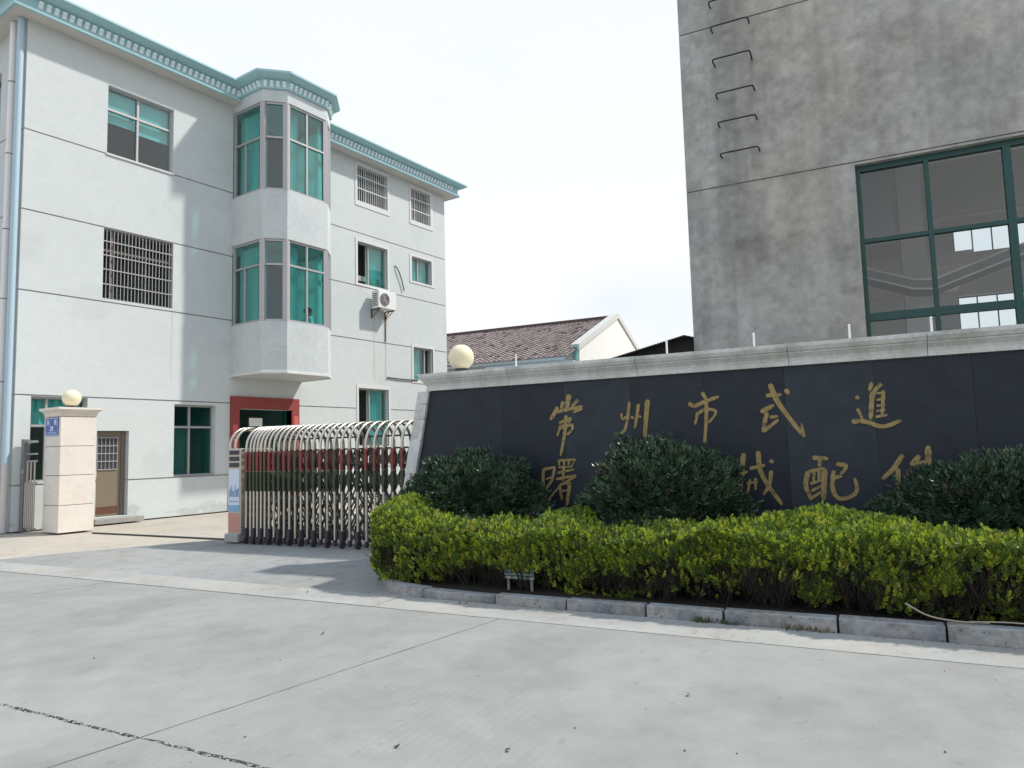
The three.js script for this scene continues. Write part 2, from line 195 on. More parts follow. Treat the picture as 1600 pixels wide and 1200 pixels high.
// ------------------------------------------------------------------ pale three-storey building on the left
// local frame: x along the facade (0 at the near corner), z out of the wall
const BL = 13.54, BD = 9, BH = 10.62, A0 = 6.12;
const facadeMap = rep(colTex(2048, 1536, (u, v) => {
  const x = u * 13.6, y = v * 10.7, a = x + A0, c = [0.565, 0.60, 0.595];
  let k = 1 + 0.10 * N1(u, v, 5, 6, 7) + 0.07 * N1(u, v, 90, 3, 29);
  let dirt = 0; const streak = (sa, w, y1, y0, s) => { if (y > y1 || y < y0) return 0; const j = (vnoise(y * 3, sa, 999, 3) - 0.5) * 0.03; const d = Math.abs(a - sa - j) / w; return s * Math.max(0, 1 - d) * (0.35 + 0.65 * vnoise(x * 40, y * 2.5, 999, 15)); };
  const rust = streak(16.06, 0.07, 5.85, 3.62, 0.55) + streak(16.56, 0.06, 5.80, 3.6, 0.85) + streak(16.3, 0.3, 4.6, 3.5, 0.12);
  dirt += streak(9.36, 0.035, 4.92, 3.2, 0.5) + streak(7.77, 0.03, 4.92, 3.9, 0.14) + streak(9.34, 0.03, 8.25, 7.3, 0.10) + streak(10.0, 0.05, 0.9, 0.1, 0.15);
  if (y < 0.5) { const e = fbm(u, v, 40, 4, 51); dirt += 0.35 * sstep(0.5, 0.62, e + (0.18 - y) * 0.8); }
  dirt += 0.10 * sstep(0.62, 0.72, fbm(u, v, 9, 5, 83));
  k *= 1 - 0.5 * clamp(dirt, 0, 0.7);
  return [c[0] * k * (1 - 0.30 * rust), c[1] * k * (1 - 0.45 * rust), c[2] * k * (1 - 0.75 * rust)];
}), 13.6, 10.7);
M.plaster = mat(1, 1, 1, 0.9, { map: facadeMap, bumpMap: bump(1.1), bumpScale: 0.003 });
M.plasterPlain = mat(1, 1, 1, 0.9, { map: rep(concreteMap([0.535, 0.57, 0.57], 0.14, 93, [0.3, 0.3, 0.3], 0.12), 2.9), bumpMap: bump(1.1), bumpScale: 0.003 });
const building = thing('office_building', 'pale three-storey plastered building with teal cornice and a glazed corner bay', 'building', [-16.2, 0, -A0], Math.PI / 2);
const OPEN = { // a0, a1, y0, y1 measured along the wall
  w1: [7.77, 9.33, 8.27, 9.87], w2: [7.75, 9.37, 4.93, 6.53], w3: [6.41, 7.5, 0.95, 2.70], door: [7.71, 8.40, 0.13, 2.0], w4: [9.46, 10.54, 0.92, 2.64], ent: [11.19, 12.85, 0.02, 2.58],
  bay2: [10.98, 13.15, 3.62, 6.62], bay3: [10.98, 13.15, 7.0, 10.35], w5: [15.38, 16.72, 9.28, 10.45], w6: [17.87, 18.87, 9.28, 10.44], w7: [15.37, 16.68, 6.63, 7.97], w8: [17.86, 18.88, 7.15, 8.01], w9: [17.88, 18.88, 3.76, 4.88], w10: [15.37, 16.67, 1.55, 3.35],
};
const GR = [0, 0.905, 2.72, 4.86, 6.545, 8.245, BH];
function wallBand(y0, y1, len, opens, z0, z1) { // boxes left over when the openings are cut out
  const xs = [0, len]; for (const o of opens) if (o[2] < y1 && o[3] > y0) xs.push(o[0], o[1]); xs.sort((a, b) => a - b); const out = [];
  for (let i = 0; i < xs.length - 1; i++) { const a = xs[i], b = xs[i + 1]; if (b - a < 1e-4) continue; const m = (a + b) / 2; let free = [[y0, y1]];
    for (const o of opens) if (m > o[0] && m < o[1]) free = free.flatMap(([p, q]) => [[p, Math.min(q, o[2])], [Math.max(p, o[3]), q]].filter(r => r[1] - r[0] > 1e-4));
    for (const [p, q] of free) out.push(bx(a, b, p, q, z0, z1)); }
  return out;
}
{
  const op = Object.values(OPEN).map(o => [o[0] - A0, o[1] - A0, o[2], o[3]]), g = 0.014;
  for (let i = 0; i < GR.length - 1; i++) part(building, 'wall_panel', uvm(merge(wallBand(GR[i] + (i ? g : 0), GR[i + 1] - (i < GR.length - 2 ? g : 0), BL, op, -0.24, 0))), M.plaster);
  part(building, 'wall_backing', uvm(merge(GR.slice(1, -1).flatMap(y => wallBand(y - g - 0.0, y + g + 0.0, BL - 0.01, op, -0.235, -0.03)))), M.slab);
  // the wall facing the street at the near end, the far end and the back
  const so = [[1.0, 2.4, 8.3, 9.85], [1.0, 2.4, 4.95, 6.5], [1.0, 2.4, 0.95, 2.6]], side = [];
  for (let i = 0; i < GR.length - 1; i++) for (const b of wallBand(GR[i] + (i ? g : 0), GR[i + 1] - (i < GR.length - 2 ? g : 0), BD - 0.24, so, -0.24, 0)) { b.computeBoundingBox(); const q = b.boundingBox; side.push(bx(0, 0.24, q.min.y, q.max.y, -0.24 - q.max.x, -0.24 - q.min.x)); }
  part(building, 'side_wall', uvm(merge(side)), M.plasterPlain);
  part(building, 'side_wall_backing', uvm(merge(GR.slice(1, -1).flatMap(y => [bx(0.03, 0.2, y - g, y + g, -BD, -2.65), bx(0.03, 0.2, y - g, y + g, -1.23, -0.25)]))), M.slab);
  part(building, 'rear_walls', [uvm(bx(BL - 0.24, BL, 0, BH, -BD, -0.24)), uvm(bx(0.24, BL - 0.24, 0, BH, -BD, -BD + 0.24))], M.plasterPlain);
  part(building, 'floor_slabs', [3.35, 6.8].map(y => uvm(bx(0.245, BL - 0.245, y, y + 0.16, -BD + 0.245, -0.245))).concat([uvm(bx(0.245, BL - 0.245, -0.05, 0.03, -BD + 0.245, -0.245))]), M.slab);
  part(building, 'roof', [uvm(bx(-0.02, BL + 0.02, BH + 0.002, BH + 0.2, -BD, 0.02))], M.slab);
  part(building, 'inner_walls', [uvm(bx(0.25, BL - 0.25, 0.03, BH - 0.02, -4.6, -4.45))].concat([10.75, 13.4, 17.1].map(a => uvm(bx(a - A0, a - A0 + 0.14, 0.03, BH - 0.02, -4.44, -0.245)))), M.inner);
}
// cornice swept round the roof edge, with a row of scrolled brackets
const CORN = [[-0.1, 10.63], [0.36, 10.63], [0.365, 10.60], [0.41, 10.60], [0.42, 10.63], [0.405, 10.67], [0.37, 10.68], [0.37, 10.715], [0.352, 10.72], [0.36, 10.86], [0.39, 10.895], [0.46, 10.905], [0.52, 10.93], [0.57, 10.965], [0.60, 10.985], [0.62, 11.0], [0.62, 11.045], [0.60, 11.05], [-0.1, 11.06]];
const corbelG = (() => { const s = new THREE.Shape(); s.moveTo(0, 0); s.bezierCurveTo(0.05, 0.0, 0.035, 0.06, 0.055, 0.085); s.bezierCurveTo(0.085, 0.11, 0.10, 0.14, 0.085, 0.165); s.lineTo(0, 0.165); s.closePath(); const g = new THREE.ExtrudeGeometry(s, { depth: 0.075, bevelEnabled: true, bevelSize: 0.008, bevelThickness: 0.012, bevelSegments: 2, curveSegments: 6 }); g.translate(0, 0, -0.0375); g.rotateY(-Math.PI / 2); return g; })();
function corniceRun(parent, path, prof, o, y, pitch, segs, sc = 1) {
  const c = part(parent, 'cornice', sweep(path, prof, 1), M.teal);
  for (const i of segs) { const a = path[i], b = path[i + 1], dx = b[0] - a[0], dz = b[1] - a[1], l = Math.hypot(dx, dz), nx = -dz / l, nz = dx / l, n = Math.max(1, Math.round(l / pitch));
    for (let k = 0; k < n; k++) { const t = (k + 0.5) / n, m = part(c, 'bracket', corbelG, M.tealPale); m.position.set(a[0] + dx * t + nx * o, y, a[1] + dz * t + nz * o); m.rotation.y = Math.atan2(nx, nz); m.scale.setScalar(sc); } }
  return c;
}
corniceRun(building, [[0, -BD], [0, 0], [BL, 0], [BL, -BD]].map(p => p), CORN, 0.354, 10.722, 0.15, [1], 0.86);
part(building, 'cornice_soffit', [uvm(bx(-0.36, BL + 0.36, 10.615, 10.628, 0.002, 0.362)), uvm(bx(-0.36, -0.002, 10.615, 10.628, -BD, 0.0015)), uvm(bx(BL + 0.002, BL + 0.36, 10.615, 10.628, -BD, 0.0015))], M.soffit);

// windows: the frame mesh is the part, its panes and bars are sub-parts
function windowUnit(parent, [a0, a1, y0, y1], o = {}) {
  const z = o.z ?? -0.13, f = o.f ?? 0.045, d = 0.06, cols = o.cols ?? [0.5], tr = o.transom, L = [], x0 = a0 - A0, x1 = a1 - A0;
  L.push(bx(x0, x1, y0, y0 + f, z - d / 2, z + d / 2), bx(x0, x1, y1 - f, y1, z - d / 2, z + d / 2), bx(x0, x0 + f, y0 + f, y1 - f, z - d / 2, z + d / 2), bx(x1 - f, x1, y0 + f, y1 - f, z - d / 2, z + d / 2));
  const ys = tr ? [y0 + f, tr, y1 - f] : [y0 + f, y1 - f], xs = [x0 + f, ...cols.map(c => x0 + (x1 - x0) * c), x1 - f];
  if (tr) L.push(bx(x0 + f, x1 - f, tr - 0.025, tr + 0.025, z - 0.035, z + 0.04));
  cols.forEach((c, i) => { const x = x0 + (x1 - x0) * c; for (let r = 0; r < ys.length - 1; r++) L.push(bx(x - 0.022, x + 0.022, ys[r] + (r ? 0.026 : 0), ys[r + 1] - (tr && !r ? 0.026 : 0), z - 0.028, z + 0.033)); });
  const w = part(parent, 'window', L, o.frame ?? M.alu); if (o.label) w.userData.label = o.label;
  for (let r = 0; r < ys.length - 1; r++) for (let c = 0; c < xs.length - 1; c++) { const i = r * (xs.length - 1) + c; if (o.skip?.includes(i)) continue; const g = new THREE.PlaneGeometry(xs[c + 1] - xs[c] - 0.02, ys[r + 1] - ys[r] - 0.02); g.translate((xs[c] + xs[c + 1]) / 2, (ys[r] + ys[r + 1]) / 2, z + (c % 2 ? 0.012 : -0.012)); part(w, 'pane', g, o.panes?.[i] ?? o.glass ?? G.tealDeep); }
  if (o.bars) { const { n, rows, z: bz, m, inset = 0 } = o.bars; for (let k = 0; k <= n; k++) part(w, 'bar', bar([x0 + inset + (x1 - x0 - 2 * inset) * k / n, y0 + inset, bz], [x0 + inset + (x1 - x0 - 2 * inset) * k / n, y1 - inset, bz], 0.009, 6), m); for (const t of rows) part(w, 'bar', bx(x0 + inset, x1 - inset, y0 + (y1 - y0) * t - 0.011, y0 + (y1 - y0) * t + 0.011, bz - 0.016, bz + 0.016), m); }
  if (o.trim) { const [ta0, ta1, ty0, ty1] = o.trim, X0 = ta0 - A0, X1 = ta1 - A0, e = 0.018; part(w, 'surround', [bx(X0, X1, ty0, y0, -0.02, e), bx(X0, X1, y1, ty1, -0.02, e), bx(X0, x0, y0, y1, -0.02, e), bx(x1, X1, y0, y1, -0.02, e)].map(g => uvm(g)), M.trim); }
  if (o.sill) part(w, 'sill', uvm(rbx(x0 - 0.02, x1 + 0.02, y0 - 0.05, y0 - 0.004, -0.1, 0.03, 0.008)), M.trim);
  return w;
}
windowUnit(building, OPEN.w1, { transom: 9.345, cols: [0.47], glass: G.pale, sill: true });
windowUnit(building, OPEN.w2, { transom: 6.05, cols: [0.14, 0.62], frame: M.bronze, glass: G.tealDeep, bars: { n: 20, rows: [0, 0.21, 0.42, 0.62, 0.82, 1], z: -0.03, m: M.alu } });
windowUnit(building, OPEN.w3, { transom: 2.10, cols: [0.3], panes: [null, null, G.teal, G.teal] });
windowUnit(building, OPEN.w4, { transom: 2.10, cols: [0.42], frame: M.alu, z: -0.15 });
windowUnit(building, OPEN.w5, { cols: [0.34], bars: { n: 14, rows: [0, 0.36, 0.70, 1], z: -0.012, m: M.whitePaint }, trim: [15.28, 16.80, 9.12, 10.53] });
windowUnit(building, OPEN.w6, { cols: [0.30], glass: G.clear, bars: { n: 11, rows: [0, 0.34, 0.68, 1], z: -0.012, m: M.whitePaint }, trim: [17.78, 19.0, 9.14, 10.52] });
windowUnit(building, OPEN.w7, { cols: [0.42], skip: [0], glass: G.teal, trim: [15.28, 16.77, 6.56, 8.08] });
windowUnit(building, OPEN.w8, { cols: [0.40], glass: G.teal, trim: [17.75, 19.02, 7.08, 8.08] });
windowUnit(building, OPEN.w9, { cols: [0.68], skip: [1], glass: G.teal, trim: [17.79, 18.97, 3.65, 4.98] });
windowUnit(building, OPEN.w10, { cols: [0.42], skip: [0], glass: G.teal, trim: [15.29, 16.76, 1.47, 3.46] });
{ // windows of the street-side wall, turned to face it
  for (const [y0, y1] of [[8.3, 9.85], [4.95, 6.5], [0.95, 2.6]]) {
    const L = [bx(0.1, 0.16, y0, y0 + 0.05, -2.64, -1.24), bx(0.1, 0.16, y1 - 0.05, y1, -2.64, -1.24), bx(0.1, 0.16, y0 + 0.05, y1 - 0.05, -2.64, -2.59), bx(0.1, 0.16, y0 + 0.05, y1 - 0.05, -1.29, -1.24), bx(0.1, 0.16, y0 + 0.05, y1 - 0.05, -1.96, -1.92)];
    const w = part(building, 'window', L, M.alu); for (const zc of [-2.275, -1.605]) { const g = new THREE.PlaneGeometry(0.62, y1 - y0 - 0.1); g.rotateY(Math.PI / 2); g.translate(0.13, (y0 + y1) / 2, zc); part(w, 'pane', g, G.tealDeep); }
  }
  // curtains behind two windows
  const wave = (x0, x1, y0, y1, z, n) => { const g = new THREE.PlaneGeometry(x1 - x0, y1 - y0, n * 8, 1), p = g.attributes.position; for (let i = 0; i < p.count; i++) p.setZ(i, 0.03 * Math.sin((p.getX(i) / (x1 - x0) + 0.5) * Math.PI * 2 * n)); g.translate((x0 + x1) / 2, (y0 + y1) / 2, z); g.computeVertexNormals(); return g; };
  part(building, 'curtain', wave(9.5 - A0, 9.93 - A0, 0.95, 2.1, -0.27, 5), M.curtain).userData.label = 'pinkish curtain hanging inside the ground floor window';
  part(building, 'curtain', wave(17.9 - A0, 18.2 - A0, 9.3, 10.1, -0.27, 3), M.curtainBlue);
  const pale = mat(0.66, 0.68, 0.66, 1), blind = (a0, a1, y0, y1, z = -0.22) => { const l = [], n = Math.round((y1 - y0) / 0.05); for (let k = 0; k < n; k++) { const y = y0 + (y1 - y0) * (k + 0.5) / n, g = new THREE.BoxGeometry(a1 - a0, 0.046, 0.004); g.rotateX(0.18); g.translate((a0 + a1) / 2 - A0, y, z); l.push(g); } return l; };
  part(building, 'blind', blind(7.8, 8.5, 9.08, 9.85), pale).userData.kind = 'stuff'; part(building, 'blind', blind(8.53, 9.3, 9.02, 9.85), pale).userData.kind = 'stuff';
  for (const [a0, a1, y0, y1] of [[15.95, 16.66, 6.66, 7.95], [17.9, 18.86, 7.17, 7.99], [17.92, 18.5, 3.8, 4.86], [15.95, 16.64, 1.6, 3.33], [6.44, 7.46, 2.12, 2.66]]) part(building, 'curtain', wave(a0 - A0, a1 - A0, y0, y1, -0.27, 6), pale);
  part(building, 'curtain', wave(15.9 - A0, 16.6 - A0, 9.3, 10.4, -0.3, 6), mat(0.34, 0.35, 0.38, 1));
}
{ // ground-floor steel door with a barred upper light
  const d = part(building, 'door', [rbx(7.71 - A0, 8.30 - A0, 0.14, 1.99, -0.19, -0.15, 0.006)], mat(0.24, 0.195, 0.14, 0.5, { metalness: 0.3 }));
  part(d, 'door_light', bx(7.78 - A0, 8.22 - A0, 1.15, 1.85, -0.149, -0.146), mat(0.06, 0.065, 0.075, 0.25));
  for (let k = 0; k <= 5; k++) part(d, 'bar', bar([7.79 - A0 + 0.085 * k, 1.14, -0.135], [7.79 - A0 + 0.085 * k, 1.86, -0.135], 0.008), M.alu);
  for (const y of [1.15, 1.33, 1.5, 1.67, 1.85]) part(d, 'bar', bx(7.78 - A0, 8.23 - A0, y - 0.01, y + 0.01, -0.143, -0.128), M.alu);
  part(d, 'kick_plate', bx(7.76 - A0, 8.25 - A0, 0.18, 0.34, -0.149, -0.145), M.rust);
  part(d, 'handle', rbx(7.74 - A0, 7.77 - A0, 0.98, 1.12, -0.15, -0.09, 0.006), M.alu);
  part(d, 'door_jamb', [bx(8.302 - A0, 8.398 - A0, 0.14, 1.99, -0.2, -0.14)], M.bronze);
  part(building, 'door_step', uvm(rbx(7.55 - A0, 8.6 - A0, 0, 0.115, -0.2, 0.34, 0.012)), M.apron);
}
{ // entrance with the red surround and dark glass doors
  const X = v => v - A0, e = part(building, 'entrance', [uvm(bx(X(10.94), X(13.09), 2.585, 2.90, -0.2, 0.055)), uvm(bx(X(10.94), X(11.19), 0.01, 2.583, -0.2, 0.055)), uvm(bx(X(12.85), X(13.09), 0.01, 2.583, -0.2, 0.055))], M.red); e.userData.label = 'entrance in a wide red surround under the bay';
  for (let k = 0; k < 2; k++) { const x0 = X(11.2 + 0.825 * k), x1 = x0 + 0.815; const f = part(e, 'door_leaf', [bx(x0, x1, 0.04, 0.12, -0.21, -0.16), bx(x0, x1, 2.0, 2.08, -0.21, -0.16), bx(x0, x0 + 0.06, 0.12, 2.0, -0.21, -0.16), bx(x1 - 0.06, x1, 0.12, 2.0, -0.21, -0.16)], M.bronze); const g = new THREE.PlaneGeometry(0.7, 1.9); g.translate((x0 + x1) / 2, 1.06, -0.185); f.material = M.bronze; part(e, 'pane', g, G.tealDeep); }
  const g = new THREE.PlaneGeometry(1.64, 0.5); g.translate(X(12.02), 2.33, -0.185); part(e, 'pane', g, G.tealDeep);
  part(e, 'notice', bx(X(11.62), X(12.03), 2.14, 2.36, -0.16, -0.157), M.paper);
  for (const [a, y] of [[11.02, 2.05], [12.93, 2.3]]) part(e, 'paper_couplet', bx(X(a - 0.02), X(a + 0.12), y - 0.9, y + 0.12, 0.056, 0.059), mat(0.55, 0.12, 0.11, 0.8));
  for (let k = 0; k < 5; k++) part(e, 'character', [bx(X(11.035), X(11.095), 1.95 - 0.18 * k, 1.97 - 0.18 * k, 0.0592, 0.0605), bx(X(11.055), X(11.072), 1.90 - 0.18 * k, 1.945 - 0.18 * k, 0.0592, 0.0605), bx(X(11.04), X(11.09), 1.875 - 0.18 * k, 1.89 - 0.18 * k, 0.0592, 0.0605)], M.paper);
}
// the glazed bay over the entrance
{
  const P = [[10.95, 0], [10.95, 1.25], [11.41, 1.66], [12.72, 1.66], [13.18, 1.25], [13.18, 0]].map(p => [p[0] - A0, p[1]]), T = 0.16;
  const inset = d => { const nr = []; for (let i = 0; i < 5; i++) { const dx = P[i + 1][0] - P[i][0], dz = P[i + 1][1] - P[i][1], l = Math.hypot(dx, dz); nr.push([-dz / l, dx / l]); } return P.map((p, i) => { const a = nr[Math.max(0, i - 1)], b = nr[Math.min(4, i)]; let mx = a[0] + b[0], mz = a[1] + b[1]; const k = 2 / (mx * mx + mz * mz); return [p[0] - mx * k * d, p[1] - mz * k * d]; }); };
  const In = inset(T), ring = (y0, y1) => prism([...P, ...In.slice().reverse()].map(p => [p[0], p[1] + 0.001]), y0, y1);
  const solid = (y0, y1, d) => prism(inset(d).map(p => [p[0], p[1] + 0.002]), y0, y1);
  const bay = part(building, 'bay', ring(3.42, 4.70), M.plasterPlain); bay.userData.label = 'projecting bay with chamfered corners and two tiers of teal glass'; part(bay, 'bay_wall', ring(6.80, 8.07), M.plasterPlain); part(bay, 'bay_wall', ring(10.39, 10.70), M.plasterPlain);
  for (const a of [[3.40, 3.53, 0.006], [6.85, 7.0, T + 0.002], [10.55, 10.69, T + 0.002]]) part(bay, 'bay_floor', solid(...a), M.plasterPlain);
  part(bay, 'drip_edge', [sweep(P, [[0, 3.385], [0.025, 3.385], [0.025, 3.44], [0, 3.45]], 1)], M.trim);
  for (const [y0, y1, ty, k] of [[4.70, 6.80, 6.15, 0], [8.07, 10.39, 9.46, 1]]) {
    const Q = inset(0.07), L = [], post = (x, z, w, d, turn, a = y0, b = y1) => { const g = new THREE.BoxGeometry(w, b - a - 0.004, d); g.rotateY(turn); g.translate(x, (a + b) / 2, z); return g; };
    for (let i = 1; i < 5; i++) L.push(post(Q[i][0], Q[i][1], 0.13, 0.13, i === 1 ? 0.36 : i === 2 ? -0.36 + 0.72 : i === 3 ? -0.36 : -0.36));
    for (const i of [0, 5]) L.push(post(Q[i][0], Q[i][1] + 0.05, 0.06, 0.08, 0));
    for (let i = 0; i < 5; i++) { const a = Q[i], b = Q[i + 1], dx = b[0] - a[0], dz = b[1] - a[1], l = Math.hypot(dx, dz), turn = Math.atan2(-dz, dx), cx = (a[0] + b[0]) / 2, cz = (a[1] + b[1]) / 2; const rail = (yy, h, d) => { const g = new THREE.BoxGeometry(l - 0.12, h, d); g.rotateY(turn); g.translate(cx, yy, cz); L.push(g); }; rail(ty, 0.05, 0.085); rail(y0 + 0.03, 0.05, 0.08); rail(y1 - 0.03, 0.05, 0.08);
      if (i === 0 || i === 2 || i === 4) { const t = i === 2 ? 0.5 : 0.42; L.push(post(a[0] + dx * t, a[1] + dz * t, 0.05, 0.07, turn, y0 + 0.055, ty - 0.026)); L.push(post(a[0] + dx * (i === 2 ? 0.5 : 0.0), a[1] + dz * (i === 2 ? 0.5 : 0.04), 0.045, 0.07, turn, ty + 0.026, y1 - 0.055)); } }
    const fr = part(building, 'bay_glazing', L, M.alu); fr.userData.label = k ? 'upper tier of teal glazing in the bay' : 'lower tier of teal glazing in the bay';
    for (let i = 0; i < 5; i++) { const a = Q[i], b = Q[i + 1], dx = b[0] - a[0], dz = b[1] - a[1], l = Math.hypot(dx, dz), turn = Math.atan2(-dz, dx), parts = i === 1 || i === 3 ? [[0, 1]] : i === 2 ? [[0, 0.5], [0.5, 1]] : [[0, 0.42], [0.42, 1]];
      for (const [r0, r1] of [[y0, ty], [ty, y1]]) for (const [s, t] of parts) { const g = new THREE.PlaneGeometry((t - s) * l - 0.06, r1 - r0 - 0.04); g.rotateY(turn); g.translate(a[0] + dx * (s + t) / 2, (r0 + r1) / 2, a[1] + dz * (s + t) / 2); part(fr, 'pane', g, G.teal); } }
  }
  // sheer curtains drawn along the far side of the bay
  { const I = inset(0.26), sheer = new THREE.MeshPhysicalMaterial({ color: lin(0.75, 0.78, 0.76), roughness: 1, transmission: 0.4, thickness: 0, side: THREE.DoubleSide });
    for (const [y0, y1] of [[3.56, 6.72], [7.03, 10.3]]) { const v = [], pts = []; const a = I[3], b = I[4], c = I[5], n = 60; for (let k = 0; k <= n; k++) { const t = k / n * 2.2 - 0.0, s = t < 1 ? [a[0] + (b[0] - a[0]) * t, a[1] + (b[1] - a[1]) * t] : [b[0] + (c[0] - b[0]) * (t - 1) / 1.2, b[1] + (c[1] - b[1]) * (t - 1) / 1.2]; const w = 0.025 * Math.sin(k * 1.3); pts.push([s[0] + w, s[1] + w * 0.5]); } for (let k = 0; k < n; k++) { const [p, q] = [pts[k], pts[k + 1]]; v.push(p[0], y0, p[1], q[0], y0, q[1], q[0], y1, q[1], p[0], y0, p[1], q[0], y1, q[1], p[0], y1, p[1]); } const g = new THREE.BufferGeometry(); g.setAttribute('position', new THREE.BufferAttribute(new Float32Array(v), 3)); g.computeVertexNormals(); part(bay, 'sheer_curtain', g, sheer); }
    for (const [y0, y1] of [[3.56, 6.72], [7.03, 10.3]]) { const g = new THREE.PlaneGeometry(0.75, y1 - y0, 40, 1), p = g.attributes.position; for (let i = 0; i < p.count; i++) p.setZ(i, 0.022 * Math.sin(p.getX(i) * 60)); g.rotateY(Math.PI / 2); g.translate(10.95 + 0.24 - A0, (y0 + y1) / 2, 0.42); g.computeVertexNormals(); part(bay, 'sheer_curtain', g, sheer); }
    for (const [y0, y1] of [[3.56, 6.72], [7.03, 10.3]]) { const g = new THREE.PlaneGeometry(0.46, y1 - y0, 24, 1), p = g.attributes.position; for (let i = 0; i < p.count; i++) p.setZ(i, 0.02 * Math.sin(p.getX(i) * 70)); g.translate(11.41 + 0.29 - A0, (y0 + y1) / 2, 1.42); g.computeVertexNormals(); part(bay, 'sheer_curtain', g, sheer); } }
  const prof = [[-0.1, 10.705], [0.02, 10.705], [0.05, 10.72], [0.05, 10.75], [0.03, 10.755], [0.035, 10.90], [0.06, 10.93], [0.13, 10.945], [0.19, 10.98], [0.24, 11.02], [0.27, 11.05], [0.27, 11.10], [-0.1, 11.11]];
  corniceRun(building, P, prof, 0.032, 10.756, 0.15, [0, 1, 2, 3, 4], 0.8);
  part(building, 'bay_roof', solid(11.0, 11.09, 0.02), M.slab);
}
// downpipes at the near corner
{
  const a = thing('downpipe', 'white plastic rainwater downpipe beside the blue one at the building corner', 'pipe', [-16.56, 0, -6.0]);
  part(a, 'pipe', [bar([0, 0.05, 0], [0, 10.6, 0], 0.068, 14)], M.pvc);
  for (const y of [1.09, 2.99, 4.69, 6.14, 7.74, 9.29]) part(a, 'joint_ring', [bar([0, y - 0.012, 0], [0, y, 0], 0.072, 14)], M.dark);
  for (const y of [1.1, 3.0, 4.7, 6.15, 7.75, 9.3]) part(a, 'collar', [bar([0, y, 0], [0, y + 0.09, 0], 0.078, 14)], M.pvc);
  const b = thing('downpipe', 'light blue painted downpipe on the building corner', 'pipe', [-16.27, 0, -6.02]);
  part(b, 'pipe', [bar([0, 1.35, 0], [0, 10.6, 0], 0.064, 16)], M.bluePaint); part(b, 'worn_foot', [bar([0, 0, 0], [0, 1.349, 0], 0.063, 16)], mat(0.55, 0.53, 0.50, 0.9));
}
{ // air conditioner, bracket, pipe
  const c = thing('air_conditioner', 'white air conditioner unit hanging below an open window of the pale building', 'air conditioner', [-15.95, 5.88, -16.25], Math.PI / 2);
  part(c, 'casing', [rbx(-0.4, 0.4, 0, 0.56, -0.13, 0.17, 0.02)], M.whitePaint);
  part(c, 'fan_recess', (() => { const g = new THREE.CylinderGeometry(0.2, 0.2, 0.01, 24); g.rotateX(Math.PI / 2); g.translate(-0.13, 0.28, 0.174); return g; })(), M.dark);
  part(c, 'fan_guard', [0.05, 0.1, 0.15, 0.2].map(r => { const g = new THREE.TorusGeometry(r, 0.006, 5, 24); g.translate(-0.13, 0.28, 0.184); return g; }).concat([0, 1, 2].map(k => { const g = new THREE.BoxGeometry(0.4, 0.01, 0.008); g.rotateZ(k * Math.PI / 3); g.translate(-0.13, 0.28, 0.183); return g; })), M.alu);
  part(c, 'fan_blade', [0, 1, 2].map(k => { const g = new THREE.BoxGeometry(0.07, 0.17, 0.004); g.translate(0, 0.095, 0); g.rotateZ(k * 2.094); g.translate(-0.13, 0.28, 0.1805); return g; }), mat(0.16, 0.15, 0.14, 0.7));
  for (let k = 0; k < 7; k++) part(c, 'side_louvre', bx(-0.408, -0.399, 0.08 + 0.06 * k, 0.105 + 0.06 * k, -0.09, 0.12), M.dark);
  for (const s of [-0.3, 0.3]) part(c, 'bracket', [bx(s - 0.02, s + 0.02, -0.03, -0.002, -0.25, 0.16), bx(s - 0.02, s + 0.02, -0.28, -0.03, -0.25, -0.225), bar([s, -0.27, -0.235], [s, -0.02, 0.12], 0.014)], M.rust);
  solo('refrigerant_hose', tube([[-16.185, 7.5, -17.02], [-16.15, 7.42, -17.1], [-16.14, 7.1, -17.28], [-16.15, 6.72, -17.42]], 0.018, 20, 6), M.black, 'loose black hose curving down the wall above the air conditioner', 'hose');
  solo('drain_pipe', tube([[-16.0, 5.86, -16.56], [-16.14, 5.75, -16.56], [-16.17, 5.5, -16.56], [-16.175, 4.9, -16.55]], 0.016, 16, 6), M.rust, 'thin rusty drain pipe running down the wall under the air conditioner', 'pipe');
  solo('wall_cable', tube([[-16.17, 3.75, -16.6], [-16.165, 3.735, -17.3], [-16.165, 3.75, -18.05]], 0.02, 16, 6), M.black, 'straight black cable crossing the pale wall beside the lower right window', 'cable');
}

// ------------------------------------------------------------------ stone gate pillar, plate, lamp, side gate
M.pillarStone = mat(1, 1, 1, 0.55, { map: rep(concreteMap([0.72, 0.66, 0.585], 0.10, 121, [0.6, 0.3, 0.6], 0.15), 1.3) });
const pillar = thing('gate_pillar', 'square cream stone gate pillar with moulded cap carrying the number plate', 'pillar', [-15.19, 0, -6.73]);
{
  const w = 0.325, ys = [0, 0.52, 1.09, 1.65, 2.22];
  part(pillar, 'core', uvm(bx(-w + 0.012, w - 0.012, 0, 2.23, -w + 0.012, w - 0.012)), M.joint);
  for (let k = 0; k < 4; k++) { const g = rbx(-w, w, ys[k] + 0.005, ys[k + 1] - 0.005, -w, w, 0.006, 2); part(pillar, 'stone_course', uvm(g, 1, k * 0.7, k * 0.3), M.pillarStone); }
  const sq = [[-w, -w], [-w, w], [w, w], [w, -w], [-w, -w]], p2 = [[0, 1], [1, 1]];
  const capP = [[-0.3, 2.225], [0.0, 2.225], [0.012, 2.25], [0.022, 2.30], [0.05, 2.335], [0.075, 2.345], [0.085, 2.36], [0.085, 2.40], [-0.3, 2.41]];
  part(pillar, 'cap', [sweep([[0, -w], [-w, -w], [-w, w], [w, w], [w, -w], [0, -w]], capP, 1)], M.pillarStone);
}
